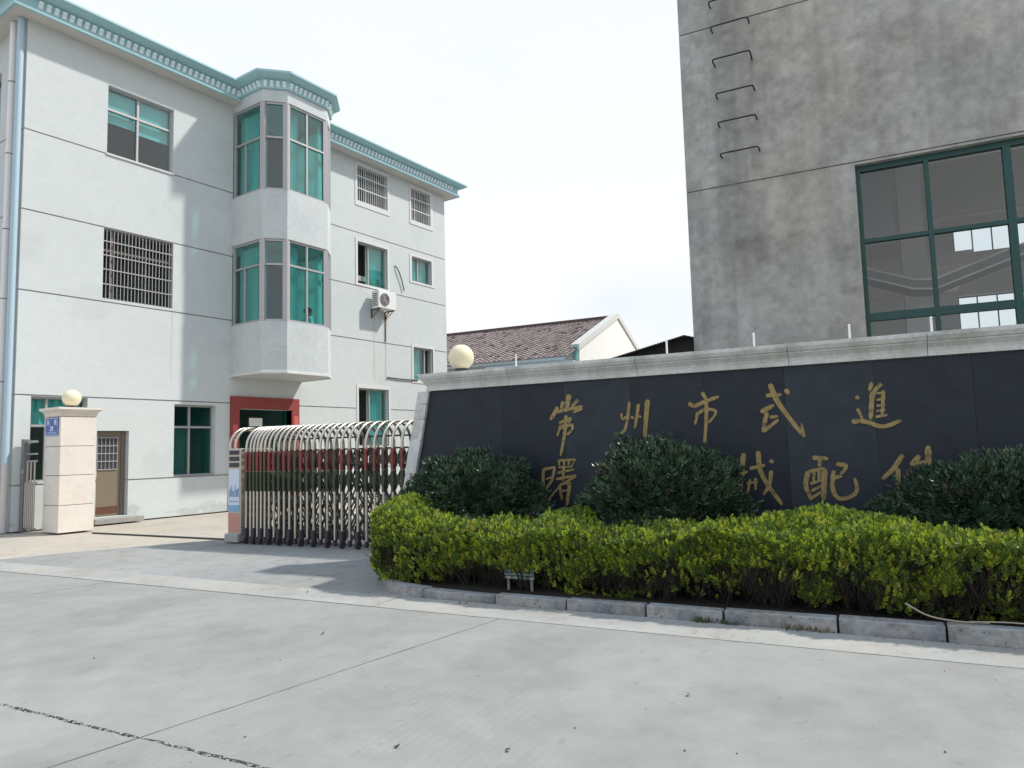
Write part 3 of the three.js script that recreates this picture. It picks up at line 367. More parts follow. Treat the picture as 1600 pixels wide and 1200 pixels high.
{ // globe lamps: opal glass spheres on dark collars
  const globe = (label, pos, r, cat = 'lamp', gr) => { const o = thing('globe_lamp', label, cat, pos, 0, gr); part(o, 'globe', (() => { const g = new THREE.SphereGeometry(r, 28, 20); g.translate(0, r + 0.03, 0); return g; })(), M.cream); part(o, 'collar', (() => { const g = new THREE.CylinderGeometry(r * 0.5, r * 0.56, 0.05, 20); g.translate(0, 0.025, 0); return g; })(), M.dark); return o; };
  globe('cream globe lamp on top of the stone gate pillar', [-15.19, 2.405, -6.73], 0.17);
  const p = at(-4.66, 2.372, -7.82); globe('cream globe lamp standing on the coping of the dark sign wall', p, 0.165);
  const o = thing('wall_globe_lamp', 'cream globe lamp on a grey bracket, cut by the left edge beside the downpipes', 'lamp', [-16.66, 2.3, -6.11]);
  part(o, 'globe', (() => { const g = new THREE.SphereGeometry(0.16, 24, 16); g.translate(0, 0.17, 0.34); return g; })(), M.cream); part(o, 'arm', [bx(-0.02, 0.02, -0.04, 0, 0, 0.36), bar([0, -0.04, 0.34], [0, 0.03, 0.34], 0.06, 12), bx(-0.05, 0.05, -0.12, 0.06, 0, 0.015)], M.dark);
}
{ // blue enamel number plate
  const c = document.createElement('canvas'); c.width = 384; c.height = 256; const x = c.getContext('2d');
  x.fillStyle = '#2c4f9e'; x.fillRect(0, 0, 384, 256); x.strokeStyle = '#dfe6f2'; x.lineWidth = 7; x.strokeRect(8, 8, 368, 240);
  x.lineWidth = 9; x.lineCap = 'round'; const S = l => { x.beginPath(); l.forEach((p, i) => i ? x.lineTo(p[0], p[1]) : x.moveTo(p[0], p[1])); x.stroke(); };
  S([[48, 44], [122, 44]]); S([[84, 28], [58, 70], [124, 70]]); S([[90, 54], [90, 104], [78, 98]]); S([[66, 82], [50, 102]]); S([[112, 82], [126, 100]]); // east
  S([[262, 42], [338, 42]]); S([[300, 26], [300, 56]]); S([[268, 104], [268, 58], [334, 58], [334, 104], [324, 102]]); S([[284, 76], [318, 76]]); S([[284, 90], [318, 90]]); S([[301, 66], [301, 104]]); // south
  x.fillStyle = '#e6ecf6'; x.font = 'bold 96px sans-serif'; x.textAlign = 'center'; x.fillText('29', 192, 190);
  x.fillStyle = '#aab8dc'; for (let k = 0; k < 12; k++) x.fillRect(50 + k * 24 + (k % 3) * 3, 206, 15, 22);
  const t = new THREE.CanvasTexture(c); t.colorSpace = THREE.SRGBColorSpace;
  const p = thing('number_plate', 'blue enamel house number plate reading 29 on the gate pillar', 'plate', [-15.21, 1.86, -6.405]);
  part(p, 'plate', rbx(-0.27, 0.27, 0, 0.35, 0.004, 0.016, 0.004), mat(0.025, 0.075, 0.33, 0.35));
  const g = new THREE.PlaneGeometry(0.53, 0.34); g.translate(0, 0.175, 0.0175); part(p, 'print', g, new THREE.MeshStandardMaterial({ map: t, roughness: 0.35 }));
}
{ // narrow steel side gate hung between the pillar and the building
  const g = thing('side_gate', 'narrow stainless steel bar gate between the stone pillar and the pale building', 'gate', [-15.52, 0, -6.29]);
  const m = mat(0.42, 0.40, 0.38, 0.35, { metalness: 0.7 });
  part(g, 'gate_post', [rbx(-0.60, -0.48, 0, 1.82, -0.06, 0.06, 0.01)], mat(0.20, 0.20, 0.21, 0.5, { metalness: 0.4 }));
  for (const [y, h] of [[1.76, 0.05], [1.52, 0.035], [1.38, 0.035], [0.95, 0.04], [0.07, 0.05]]) part(g, 'rail', [rbx(-0.478, -0.02, y - h / 2, y + h / 2, -0.02, 0.02, 0.006)], m);
  for (let k = 0; k < 6; k++) part(g, 'bar', [bar([-0.44 + 0.078 * k, 0.09, 0.024], [-0.44 + 0.078 * k, k % 2 ? 1.38 : 0.96, 0.024], 0.017, 8)], m);
  part(g, 'lock', [rbx(-0.5, -0.44, 1.14, 1.22, 0.062, 0.075, 0.005)], M.steel);
}

// ------------------------------------------------------------------ folding gate
{
  const GN = -8.61, HD = 0.34, g0 = at(-9.2, 0, GN);
  const gate = thing('folding_gate', 'stainless folding gate of arched ribs with red sleeves, partly drawn across the driveway', 'gate', g0, TH);
  const ribTube = (hd, top, r, low = 0.1) => { const pts = []; for (let i = 0; i <= 4; i++) pts.push([0, low + (top - hd * 0.95 - low) * i / 4, hd]); for (let i = 1; i < 12; i++) { const t = Math.PI * i / 12; pts.push([0, top - hd * 0.95 + hd * 0.95 * Math.sin(t), hd * Math.cos(t)]); } for (let i = 4; i >= 0; i--) pts.push([0, low + (top - hd * 0.95 - low) * i / 4, -hd]); const c = new THREE.CatmullRomCurve3(pts.map(p => new THREE.Vector3(...p)), false, 'centripetal'); return new THREE.TubeGeometry(c, 56, r, 8, false); };
  const rg = ribTube(HD, 1.83, 0.0215);
  const sleeve = (y0, y1, w) => rbx(-w, w, y0, y1, -w, w + 0.002, 0.008), redG = sleeve(1.13, 1.44, 0.0235), greenG = sleeve(0.82, 1.127, 0.023);
  const redMs = [mat(0.20, 0.04, 0.032, 0.5), mat(0.09, 0.05, 0.032, 0.5), mat(0.15, 0.045, 0.032, 0.5)], greenM = mat(0.035, 0.045, 0.02, 0.5), linkM = mat(0.05, 0.052, 0.045, 0.5, { metalness: 0.3 }), footM = mat(0.045, 0.04, 0.05, 0.7);
  const wheelG = (() => { const w = new THREE.CylinderGeometry(0.062, 0.062, 0.035, 18); w.rotateZ(Math.PI / 2); w.translate(0, 0.062, 0); return merge([w, rbx(-0.03, 0.03, 0.08, 0.25, -0.04, 0.04, 0.014)]); })(), footG = rbx(-0.022, 0.022, 0.03, 0.12, -0.03, 0.03, 0.01);
  const us = [-8.93, -8.84, -8.765, -8.69, -8.61, -8.53, -8.44, -8.34, -8.235, -8.13, -8.02, -7.905, -7.79, -7.665, -7.54, -7.41, -7.275, -7.135, -7.0, -6.86, -6.71, -6.555, -6.40, -6.245, -6.085, -5.92, -5.755, -5.59, -5.42, -5.25, -5.08, -4.9];
  us.forEach((u, i) => {
    const x = u + 9.2, r = part(gate, 'rib', rg, M.steel); r.position.x = x;
    for (const z of [HD, -HD]) { part(r, 'red_sleeve', redG, redMs[(i * 5) % 3]).position.z = z; part(r, 'green_sleeve', greenG, greenM).position.z = z; part(gate, i % 2 ? 'rib_foot' : 'caster', i % 2 ? footG : wheelG, footM).position.set(x, 0, z); }
    if (i < us.length - 1) { const d = us[i + 1] - u; // lazy tongs between neighbouring ribs, a chain of crossed flats front and back
      const ys = [0.10, 0.34, 0.58, 0.83, 1.13, 1.44]; for (const z of [HD - 0.028, -HD + 0.028]) { const L = []; for (let j = 0; j < 5; j++) for (const s of [0, 1]) { const dy = ys[j + 1] - ys[j], l = Math.hypot(d, dy), g = new THREE.BoxGeometry(j > 2 ? 0.034 : 0.026, l + 0.012, 0.007); g.rotateZ(Math.atan2(d, dy) * (s ? 1 : -1)); g.translate(d / 2, (ys[j] + ys[j + 1]) / 2, z + (s ? 0.0066 : 0)); L.push(g); } const k = part(gate, 'scissor_link', L, linkM); k.position.x = x; }
      part(gate, 'tie_bar', bx(0, d, 1.43, 1.455, -0.01, 0.01), linkM).position.x = x; for (const z of [0.22, -0.22]) part(gate, 'tie_bar', bar([0, 1.62, z], [d, 1.62, z], 0.008), linkM).position.x = x; }
  });
  // drive head at the leading end
  const hx0 = -0.15, hx1 = 0.14, sil = mat(0.50, 0.45, 0.38, 0.4, { metalness: 0.5 });
  const head = part(gate, 'drive_head', [rbx(hx0, hx1, 0.13, 1.5, -HD, HD, 0.025, 3)], sil);
  part(head, 'base', [rbx(hx0 - 0.02, hx1 - 0.01, 0.012, 0.15, -HD - 0.05, HD + 0.05, 0.02, 3)], mat(0.34, 0.34, 0.32, 0.6));
  for (const x of [hx0 + 0.03, hx0 + 0.15]) { const r = part(gate, 'rib', ribTube(HD - 0.02, 1.83, 0.02, 1.46), M.steel); r.position.x = x; }
  { const c = document.createElement('canvas'); c.width = 192; c.height = 512; const x = c.getContext('2d'); x.fillStyle = '#c9d3df'; x.fillRect(0, 0, 192, 512); x.fillStyle = '#7fa6c6'; x.fillRect(0, 430, 192, 82); x.fillStyle = '#5b86a8'; for (const [a, b, h] of [[14, 26, 90], [46, 18, 130], [70, 30, 70], [110, 14, 150], [130, 34, 90], [168, 14, 110]]) x.fillRect(a, 330 - h, b, h); x.fillStyle = '#88a9c0'; x.fillRect(0, 326, 192, 8); x.fillStyle = '#50799b'; for (let k = 0; k < 6; k++) x.fillRect(18 + 28 * k, 380, 18, 14); const t = new THREE.CanvasTexture(c); t.colorSpace = THREE.SRGBColorSpace;
    const g = new THREE.PlaneGeometry(0.24, 0.68); g.translate(-0.005, 0.83, HD + 0.0035); part(head, 'poster_panel', g, new THREE.MeshStandardMaterial({ map: t, roughness: 0.4 })); }
  { const c = document.createElement('canvas'); c.width = c.height = 128; const x = c.getContext('2d'); x.fillStyle = '#a3493f'; x.fillRect(0, 0, 128, 128); x.strokeStyle = '#d8b9a6'; x.lineWidth = 6; for (let k = -8; k < 10; k++) { x.beginPath(); x.moveTo(k * 16, 128); x.lineTo(k * 16 + 100, 0); x.stroke(); } const t = new THREE.CanvasTexture(c); t.colorSpace = THREE.SRGBColorSpace; const g = new THREE.PlaneGeometry(0.24, 0.30); g.translate(-0.005, 0.32, HD + 0.0035); part(head, 'hazard_panel', g, new THREE.MeshStandardMaterial({ map: t, roughness: 0.5 })); }
  for (let k = 0; k < 3; k++) part(head, 'vent', [rbx(-0.11, 0.10, 1.20 + 0.1 * k, 1.27 + 0.1 * k, HD + 0.001, HD + 0.012, 0.004)], M.dark);
}

// ------------------------------------------------------------------ sign wall of dark granite with gilded characters
M.granite = new THREE.MeshPhysicalMaterial({ color: lin(1, 1, 1), roughness: 0.5, specularIntensity: 0.6, map: rep(colTex(512, 512, (u, v) => { const n = hash2(u * 512 | 0, v * 512 | 0, 5), m = 1 + 0.5 * N1(u, v, 6, 4, 8) + (n > 0.93 ? 0.9 : n < 0.2 ? -0.35 : 0); return [0.019 * m, 0.025 * m, 0.035 * m]; }), 0.9), side: THREE.DoubleSide });
const graniteB = M.granite.clone(); graniteB.color = lin(1.35, 1.38, 1.32); const graniteC = M.granite.clone(); graniteC.color = lin(0.85, 0.85, 0.92);
M.stoneTrim = mat(1, 1, 1, 0.85, { map: rep(colTex(1024, 1024, (u, v) => { const n = N1(u, v, 5, 6, 201), s = sstep(0.42, 0.75, fbm(u, v, 9, 6, 215)), f = N1(u, v, 70, 3, 222); const k = 1.05 + 0.35 * n + 0.3 * f - 0.25 * s; return [0.60 * k, 0.60 * k * (1 + 0.02 * s), 0.575 * k]; }), 1.9), bumpMap: bump(0.4), bumpScale: 0.004 });
const sign = thing('sign_wall', 'long dark granite sign wall with gold brush lettering under a grey stone coping', 'sign wall', at(0, 0, -7.7), TH);
{
  const W1 = 5.2, top = 2.145, left = y => -5.06 - (2.14 - y) * 0.205; // the left end leans outward towards the ground
  const core = new THREE.Shape([[left(0) - 0.1, 0], [W1, 0], [W1, 2.30], [left(2.3) - 0.08, 2.30]].map(p => new THREE.Vector2(...p))), cg = new THREE.ExtrudeGeometry(core, { depth: 0.30, bevelEnabled: false }); cg.translate(0, 0, -0.325); part(sign, 'wall_core', uvm(cg), M.stoneTrim);
  const ms = [M.granite, graniteB, graniteC], edges = []; for (let x = 0.84 - 0.81 * 7; x < W1 + 0.4; x += 0.81) edges.push(x);
  for (let k = 0; k < edges.length - 1; k++) for (const [y0, y1] of [[0.0, 0.72], [0.722, top]]) { const e = 0.0012; let q = k === 0 ? [[left(y0) + 0.004, y0], [edges[1] - e, y0], [edges[1] - e, y1], [left(y1) + 0.004, y1]] : [[edges[k] + e, y0], [Math.min(edges[k + 1], W1) - e, y0], [Math.min(edges[k + 1], W1) - e, y1], [edges[k] + e, y1]]; const g = new THREE.ExtrudeGeometry(new THREE.Shape(q.map(p => new THREE.Vector2(...p))), { depth: 0.022, bevelEnabled: true, bevelSize: -0.0008, bevelThickness: 0.0012, bevelSegments: 1 }); g.translate(0, 0, -0.022); part(sign, 'granite_slab', uvm(g, 1, k * 0.23), ms[(k * 2 + (y0 > 0 ? 0 : 1)) % 3]); }
  // coping mouldings, mitred down the leaning end
  const cp = [[-0.45, 2.15], [0.035, 2.15], [0.035, 2.185], [0.028, 2.19], [0.038, 2.225], [0.066, 2.262], [0.075, 2.27], [0.075, 2.285], [0.092, 2.29], [0.112, 2.33], [0.112, 2.366], [-0.45, 2.372]];
  const cuts = [-5.10, -3.9, -2.3, -0.72, 0.5, 2.1, 3.7, W1 + 0.05], sh = p => new THREE.Shape(p.map(q => new THREE.Vector2(q[0], q[1])));
  for (let k = 0; k < cuts.length - 1; k++) { const g = new THREE.ExtrudeGeometry(sh(cp), { depth: cuts[k + 1] - cuts[k] - 0.005, bevelEnabled: false }); g.rotateY(Math.PI / 2); const p = g.attributes.position; for (let i = 0; i < p.count; i++) { p.setX(i, p.getX(i) + cuts[k]); p.setZ(i, -p.getZ(i)); } // mirrored so that the profile's out axis is +z
    if (k === 0) for (let i = 0; i < p.count; i++) if (p.getX(i) < cuts[0] + 0.01) p.setX(i, left(p.getY(i)) - (p.getY(i) - 2.15) * 0.85 - 0.0);
    const gg = g.index ? g.toNonIndexed() : g; const q = gg.attributes.position.array; for (let i = 0; i < q.length; i += 9) for (let c = 0; c < 3; c++) { const t = q[i + 3 + c]; q[i + 3 + c] = q[i + 6 + c]; q[i + 6 + c] = t; } gg.computeVertexNormals(); part(sign, 'coping_stone', uvm(gg, 1, k * 0.37), M.stoneTrim); }
  const R = rng(15); let yb = 2.146; const hs = [0.16, 0.2, 0.27, 0.42, 0.5, 0.6];
  for (const h of hs) { const y1 = yb, y0 = Math.max(0, yb - h + 0.004); yb -= h; if (y1 < 0.02) break; const w = 0.165, q = [[left(y0) - w, y0], [left(y0) - 0.002, y0], [left(y1) - 0.002, y1], [left(y1) - w, y1]]; const g = new THREE.ExtrudeGeometry(sh(q), { depth: 0.33, bevelEnabled: true, bevelSize: 0.006 - 0.008, bevelThickness: 0.006, bevelSegments: 2 }); g.translate(0, 0, -0.29 + (R() - 0.5) * 0.012); part(sign, 'edge_stone', uvm(g, 1, R()), M.stoneTrim); }
  // lettering: each character one mesh of brush strokes
  const gold = mat(1, 1, 1, 0.62, { map: rep(colTex(256, 256, (u, v) => { const k = 1 + 0.7 * N1(u, v, 8, 4, 61) + 0.3 * N1(u, v, 40, 2, 62), w = sstep(0.6, 0.72, fbm(u, v, 12, 4, 63)); return [(0.29 - 0.16 * w) * k, (0.21 - 0.11 * w) * k, (0.075 - 0.03 * w) * k]; }), 0.35) });
  const stroke = (s, lift) => { const w = s[0] * 0.88, P = []; for (let i = 1; i < s.length; i += 2) P.push(new THREE.Vector3(s[i], s[i + 1], 0)); const c = new THREE.CatmullRomCurve3(P, false, 'centripetal'), n = P.length > 2 ? 18 : 8, A = [], B = []; const len = c.getLength();
    for (let i = 0; i <= n; i++) { const t = i / n, p = c.getPoint(t), d = c.getTangent(t), ends = Math.min(1, Math.sqrt(clamp((t * len + 0.004) / (w * 0.5)))) * Math.min(1, Math.sqrt(clamp(((1 - t) * len + 0.004) / (w * 0.75)))); const ww = w * 0.5 * (0.30 + 0.70 * ends) * (1.12 - 0.28 * t) * (1 + 0.14 * (vnoise(p.x * 40, p.y * 40, 999, 3) - 0.5)); A.push([p.x - d.y * ww, p.y + d.x * ww]); B.push([p.x + d.y * ww, p.y - d.x * ww]); }
    const g = new THREE.ExtrudeGeometry(sh([...A, ...B.reverse()]), { depth: 0.004, bevelEnabled: false }); g.translate(0, 0, 0.0025 + lift); return uvm(g); };
  for (const k of Object.keys(GLYPHS)) part(sign, 'character', GLYPHS[k].map((s, i) => stroke(s, i * 0.0005)), gold);
}
{ // short white rods along the wall top
  const spots = [[-3.94, 'first short white rod on the sign wall coping, beside the globe lamp'], [-2.03, 'short white rod on the coping in front of the dark canopy'], [-1.085, 'short white rod on the coping in front of the grey concrete wall'], [-0.155, 'short white rod on the coping just left of the big green window'], [0.565, 'short white rod on the coping in front of the big green window']];
  for (const [u, label] of spots) { const o = thing('coping_rod', label, 'rod', at(u, 2.37, -7.95), TH, 'white rods along the coping'); part(o, 'rod', [bar([0, 0, 0], [0, 0.175, 0], 0.011, 8)], M.whitePaint); part(o, 'tip', (() => { const g = new THREE.SphereGeometry(0.013, 8, 6); g.translate(0, 0.176, 0); return g; })(), M.whitePaint); }
}

// ------------------------------------------------------------------ hedge, shrubs and what lies around them
function leafGeo(len, wid, cup = 0.25) { // a pointed oval leaf, folded along the midrib: 8 triangles
  const v = [], rows = [[0, 0.05], [0.3, 0.8], [0.65, 0.9], [1, 0.04]], P = (t, s, w) => [s * w * wid / 2, t * len, Math.abs(s) * wid * cup * w - t * t * len * 0.18];
  for (let i = 0; i < 3; i++) for (const s of [-1, 1]) { const a = P(rows[i][0], 0, 0), b = P(rows[i + 1][0], 0, 0), c = P(rows[i + 1][0], s, rows[i + 1][1]), d = P(rows[i][0], s, rows[i][1]); if (s > 0) v.push(...a, ...d, ...c, ...a, ...c, ...b); else v.push(...a, ...c, ...d, ...a, ...b, ...c); }
  const g = new THREE.BufferGeometry(); g.setAttribute('position', new THREE.BufferAttribute(new Float32Array(v), 3)); g.computeVertexNormals(); return g;
}
function sprigGeo(seed, n, len, wid, h) { // a little upright shoot with leaves up its stem
  const R = rng(seed), l = []; const stem = new THREE.CylinderGeometry(0.0012, 0.002, h, 3); stem.translate(0, h / 2, 0); l.push(stem);
  for (let k = 0; k < n; k++) { const t = (k + 0.5) / n, s = (0.75 + 0.5 * R()) * (1 - 0.25 * t), g = leafGeo(len * s, wid * s); g.rotateX(0.35 + 0.95 * (1 - t) + 0.3 * (R() - 0.5)); g.rotateY(k * 2.4 + R()); g.translate(0, h * t, 0); l.push(g); }
  return merge(l);
}
const leafMat = (rough) => new THREE.MeshPhysicalMaterial({ color: lin(1, 1, 1), roughness: rough, transmission: 0.42, thickness: 0, side: THREE.DoubleSide });
function foliage(parent, geos, material, pts, cols) { // pts: [x, y, z, nx, ny, nz, scale]; one InstancedMesh for each variant
  const up = new THREE.Vector3(0, 1, 0), q = new THREE.Quaternion(), q2 = new THREE.Quaternion(), m = M4(), d = new THREE.Vector3(), R = rng(5);
  geos.forEach((g, gi) => { const mine = pts.filter((_, i) => i % geos.length === gi), im = new THREE.InstancedMesh(g, material, mine.length); im.name = 'foliage'; im.userData.kind = 'stuff'; im.castShadow = im.receiveShadow = true;
    mine.forEach((p, i) => { d.set(p[3], p[4], p[5]).normalize(); q.setFromUnitVectors(up, d); q2.setFromAxisAngle(up, R() * 6.283); q.multiply(q2); m.compose(new THREE.Vector3(p[0], p[1], p[2]), q, new THREE.Vector3(p[6], p[6], p[6])); im.setMatrixAt(i, m); im.setColorAt(i, cols(R, p)); });
    parent.add(im); });
}
{ // clipped hedge, yellow-green leaves
  const hedge = thing('hedge', 'clipped yellow-green hedge running along the kerb in front of the sign wall', 'hedge', at(0, 0, 0), TH);
  const R = rng(31), nz = (x, y, s) => vnoise(x + 50, y + 50, 999, s) - 0.5;
  const topH = (u, n) => { let h = 0.59 + 0.12 * nz(u * 2.3, n * 2.3, 3) + 0.09 * nz(u * 7, n * 7, 4); const bump = (c, w, b, nb) => b * Math.exp(-(((u - c) / w) ** 2)) * sstep(nb + 0.15, nb - 0.35, n); h += bump(-0.5, 0.65, 0.14, -6.35) + bump(-2.75, 0.30, 0.12, -6.35) + bump(-4.55, 0.42, 0.24, -6.05); return h + 0.03 * sstep(-2.4, -1, u); };
  // the clipped body, in plan: front face, back face, rounded left end
  const front = u => { const t = clamp((u + 4.86) / 0.75); return -5.97 - 0.42 * (1 - Math.sqrt(1 - (1 - t) ** 2)) + 0.10 * nz(u * 3.1, 2, 8); };
  const back = u => { const t = clamp((u + 4.86) / 0.4); return -6.86 + 0.32 * (1 - Math.sqrt(1 - (1 - t) ** 2)) + 0.08 * nz(u * 3, 9, 8); };
  const thin = u => 0.75 * Math.exp(-(((u + 3.4) / 0.45) ** 2)); // a worn stretch near the notice plate
  const pts = []; const push = (x, y, z, a, b, c, s) => pts.push([x, y, z, a, b, c, s]);
  const RIGHT = 3.4;
  for (let i = 0; i < 32000; i++) { // top
    const u = -4.86 + (RIGHT + 4.86) * R(), f = front(u), b = back(u), n = b + (f - b) * R(), e = Math.min(f - n, n - b, (u + 4.9)) / 0.16, drop = 0.10 * (1 - Math.sqrt(clamp(e))) ; if (R() < thin(u) * 0.35 * sstep(-6.4, -6.1, n)) continue;
    push(u, topH(u, n) - drop - 0.16 * R() * R() + (R() < 0.06 ? 0.05 * R() : 0), n, 0.9 * (R() - 0.5), 1, 0.9 * (R() - 0.5) + (f - n < 0.1 ? 0.5 : 0), 0.75 + 0.5 * R());
  }
  for (let i = 0; i < 27000; i++) { // front face
    const u = -4.84 + (RIGHT + 4.84) * R(), f = front(u), t = topH(u, f), y0 = 0.07 + 0.22 * nz(u * 2.2, 5, 14) + 0.22 * thin(u), y = y0 + (t - y0) * Math.pow(R(), 0.75); if (R() < thin(u) * sstep(0.62, 0.42, y)) continue; if (R() < sstep(0.36, 0.12, y) * 0.5) continue;
    const hollow = 0.24 * Math.max(0, nz(u * 5, y * 6, 21) + 0.1) * 2 + 0.08 * sstep(0.42, 0.12, y); if (nz(u * 6, y * 7, 27) > 0.10 && R() < 0.8) continue;  push(u, y, f - hollow - 0.17 * R() * R() + 0.02 * R(), 0.9 * (R() - 0.5), 0.55 + 0.6 * R(), 0.45 + 0.9 * R(), 0.7 + 0.5 * R());
  }
  for (let i = 0; i < 4500; i++) { // rounded left end and back face
    const left = R() < 0.55, u = left ? -4.86 + 0.1 * R() : -4.8 + (RIGHT + 4.8) * R(), f = front(u), b = back(u), n = left ? b + (f - b) * R() : b + 0.1 * R(), t = topH(u, n), y = 0.14 + (t - 0.14) * R(); push(u, y, n, left ? -0.9 : (R() - 0.5), 0.7, left ? R() - 0.4 : -0.7, 0.7 + 0.5 * R());
  }
  for (let i = 0; i < 6000; i++) { const u = -4.75 + (RIGHT + 4.75) * R(), f = front(u), b = back(u), n = b + (f - b) * R(), y = 0.25 + (topH(u, n) - 0.3) * R(); push(u, y, n, R() - 0.5, 1, R() - 0.5, 0.8 + 0.4 * R()); }
  const geos = [11, 12, 13].map(s => sprigGeo(s, 9, 0.030, 0.0195, 0.056));
  foliage(hedge, geos, leafMat(0.55), pts, (R, p) => { const t = R(), k = 0.8 + 0.45 * R(); return t < 0.42 ? lin(0.42 * k, 0.50 * k, 0.035 * k) : t < 0.95 ? lin(0.13 * k, 0.22 * k, 0.026 * k) : lin(0.5 * k, 0.5 * k, 0.07 * k); });
  const wood = mat(0.06, 0.046, 0.035, 1);
  { // bare inner twigs that show where the leaves thin out below
    const tg = (seed) => { const q = rng(seed), l = []; for (let k = 0; k < 7; k++) { const a = q() * 6.28, h = 0.06 + 0.10 * q(); l.push(bar([0.02 * Math.cos(a), 0.02 * k, 0.02 * Math.sin(a)], [0.07 * Math.cos(a) + 0.02 * q(), 0.02 * k + h, 0.07 * Math.sin(a)], 0.0017, 3)); } l.push(bar([0, 0, 0], [0.01, 0.22, 0.01], 0.003, 4)); return merge(l); };
    const tw = []; for (let i = 0; i < 3400; i++) { const u = -4.75 + (RIGHT + 4.75) * R(), f = front(u), dn = 0.02 + 0.5 * R(), y = 0.07 + 0.36 * R(); tw.push([u, y, f - dn, 1.1 * (R() - 0.5), 1, 1.1 * (R() - 0.5), 0.7 + 0.6 * R()]); }
    foliage(hedge, [tg(1), tg(2)], mat(1, 1, 1, 1), tw, R => { const k = 0.7 + 0.6 * R(); return lin(0.032 * k, 0.026 * k, 0.02 * k); }); hedge.children.slice(-2).forEach(o => { o.name = 'twigs'; });
  }
  for (let k = 0; k < 34; k++) { const u = -4.6 + 0.235 * k + 0.1 * (R() - 0.5), f = front(u), n = f - 0.16 - 0.4 * R(), l = []; for (let j = 0; j < 6; j++) { const dx = 0.26 * (R() - 0.5), dz = 0.34 * (R() - 0.45), y = 0.32 + 0.3 * R(); l.push(tube([[u + 0.02 * (R() - 0.5), 0.05, n], [u + dx * 0.35, y * 0.55, n + dz * 0.35], [u + dx, y, n + dz]], 0.004 + 0.004 * R(), 6, 5)); } part(hedge, 'stem', l, wood); }
}
function shrub(label, u, n, rx, ry, rz, cy, seed, count, lumps) {
  const s = thing('round_shrub', label, 'shrub', at(u, 0.06, n), TH, 'dark round shrubs before the sign wall'), R = rng(seed), pts = [];
  const rad = (d) => 1 + lumps * (vnoise(d.x * 2.4 + 20, d.y * 2.4 + d.z * 1.7 + 20, 999, seed) - 0.5) + 0.26 * (vnoise(d.x * 7 + 40, d.y * 7 + d.z * 5 + 40, 999, seed + 3) - 0.5);
  const d = new THREE.Vector3();
  for (let i = 0; i < count; i++) { do { d.set(R() * 2 - 1, R() * 2 - 1, R() * 2 - 1); } while (d.lengthSq() > 1 || d.lengthSq() < 0.02); d.normalize(); const k = rad(d), depth = i % 4 === 0 ? R() * 0.6 : 0.16 * R() * R(), r = k * (1 - depth) + (i % 11 === 0 ? 0.15 * R() : 0); const y = cy + d.y * ry * r * (d.y < 0 ? 0.85 : 1); if (y < 0.12) continue; pts.push([d.x * rx * r, y, d.z * rz * r, d.x + 0.8 * (R() - 0.5), d.y + 0.45 + 0.6 * (R() - 0.5), d.z + 0.8 * (R() - 0.5), 0.75 + 0.55 * R()]); }
  foliage(s, [21, 22].map(q => sprigGeo(q, 8, 0.058, 0.026, 0.085)), leafMat(0.36), pts, R => { const t = R(), k = 0.75 + 0.5 * R(); return t < 0.7 ? lin(0.050 * k, 0.098 * k, 0.054 * k) : t < 0.95 ? lin(0.095 * k, 0.16 * k, 0.09 * k) : lin(0.12 * k, 0.10 * k, 0.07 * k); });
  const wood = mat(0.075, 0.058, 0.046, 1); for (let k = 0; k < 9; k++) { const a = R() * 6.28, q = 0.3 + 0.5 * R(); part(s, 'branch', tube([[0.05 * Math.cos(a), 0, 0.05 * Math.sin(a)], [rx * 0.3 * q * Math.cos(a), cy * 0.55, rz * 0.3 * q * Math.sin(a)], [rx * q * Math.cos(a), cy + ry * 0.5 * (R() - 0.2), rz * q * Math.sin(a)]], 0.009 + 0.005 * R(), 10, 6), wood); }
}
shrub('dark green round shrub at the left end of the sign wall', -4.17, -7.16, 0.74, 0.51, 0.50, 0.68, 101, 5600, 0.54);
shrub('tallest dark green round shrub, in the middle before the lettering', -1.90, -7.16, 0.76, 0.53, 0.52, 0.68, 202, 6200, 0.56);
shrub('dark green round shrub at the right edge, covering the last characters', 0.88, -7.14, 0.84, 0.43, 0.52, 0.64, 303, 5900, 0.54);
{ // notice plate standing in the hedge
  const p = thing('notice_plate', 'small white notice plate with a green lower edge standing in the hedge gap', 'sign', at(-3.02, 0.07, -6.04), TH);
  part(p, 'board', rbx(-0.15, 0.15, 0.11, 0.39, -0.008, 0.008, 0.005), mat(0.36, 0.39, 0.39, 0.4));
  for (const y of [0.135, 0.165]) part(p, 'stripe', bx(-0.148, 0.148, y, y + 0.012, 0.0085, 0.010), mat(0.03, 0.14, 0.12, 0.5));
  for (let k = 0; k < 3; k++) part(p, 'text_line', bx(-0.11, 0.11 - 0.03 * k, 0.24 + 0.05 * k, 0.258 + 0.05 * k, 0.0085, 0.0095), mat(0.20, 0.26, 0.24, 0.6));
  for (const s of [-0.12, 0.12]) part(p, 'stake', bx(s - 0.012, s + 0.012, -0.06, 0.40, -0.024, -0.0085), mat(0.22, 0.22, 0.21, 0.6));
}
solo('fallen_twig', [tube([[0.12, 0.24, -5.80], [0.25, 0.17, -5.79], [0.42, 0.135, -5.83], [0.62, 0.125, -5.88]], 0.006, 20, 5), tube([[0.50, 0.13, -5.86], [0.72, 0.15, -5.83], [0.98, 0.14, -5.85]], 0.005, 16, 5)], mat(0.36, 0.31, 0.24, 1), 'bare pale twig lying over the kerb at the right', 'twig', [0, 0, 0], TH);
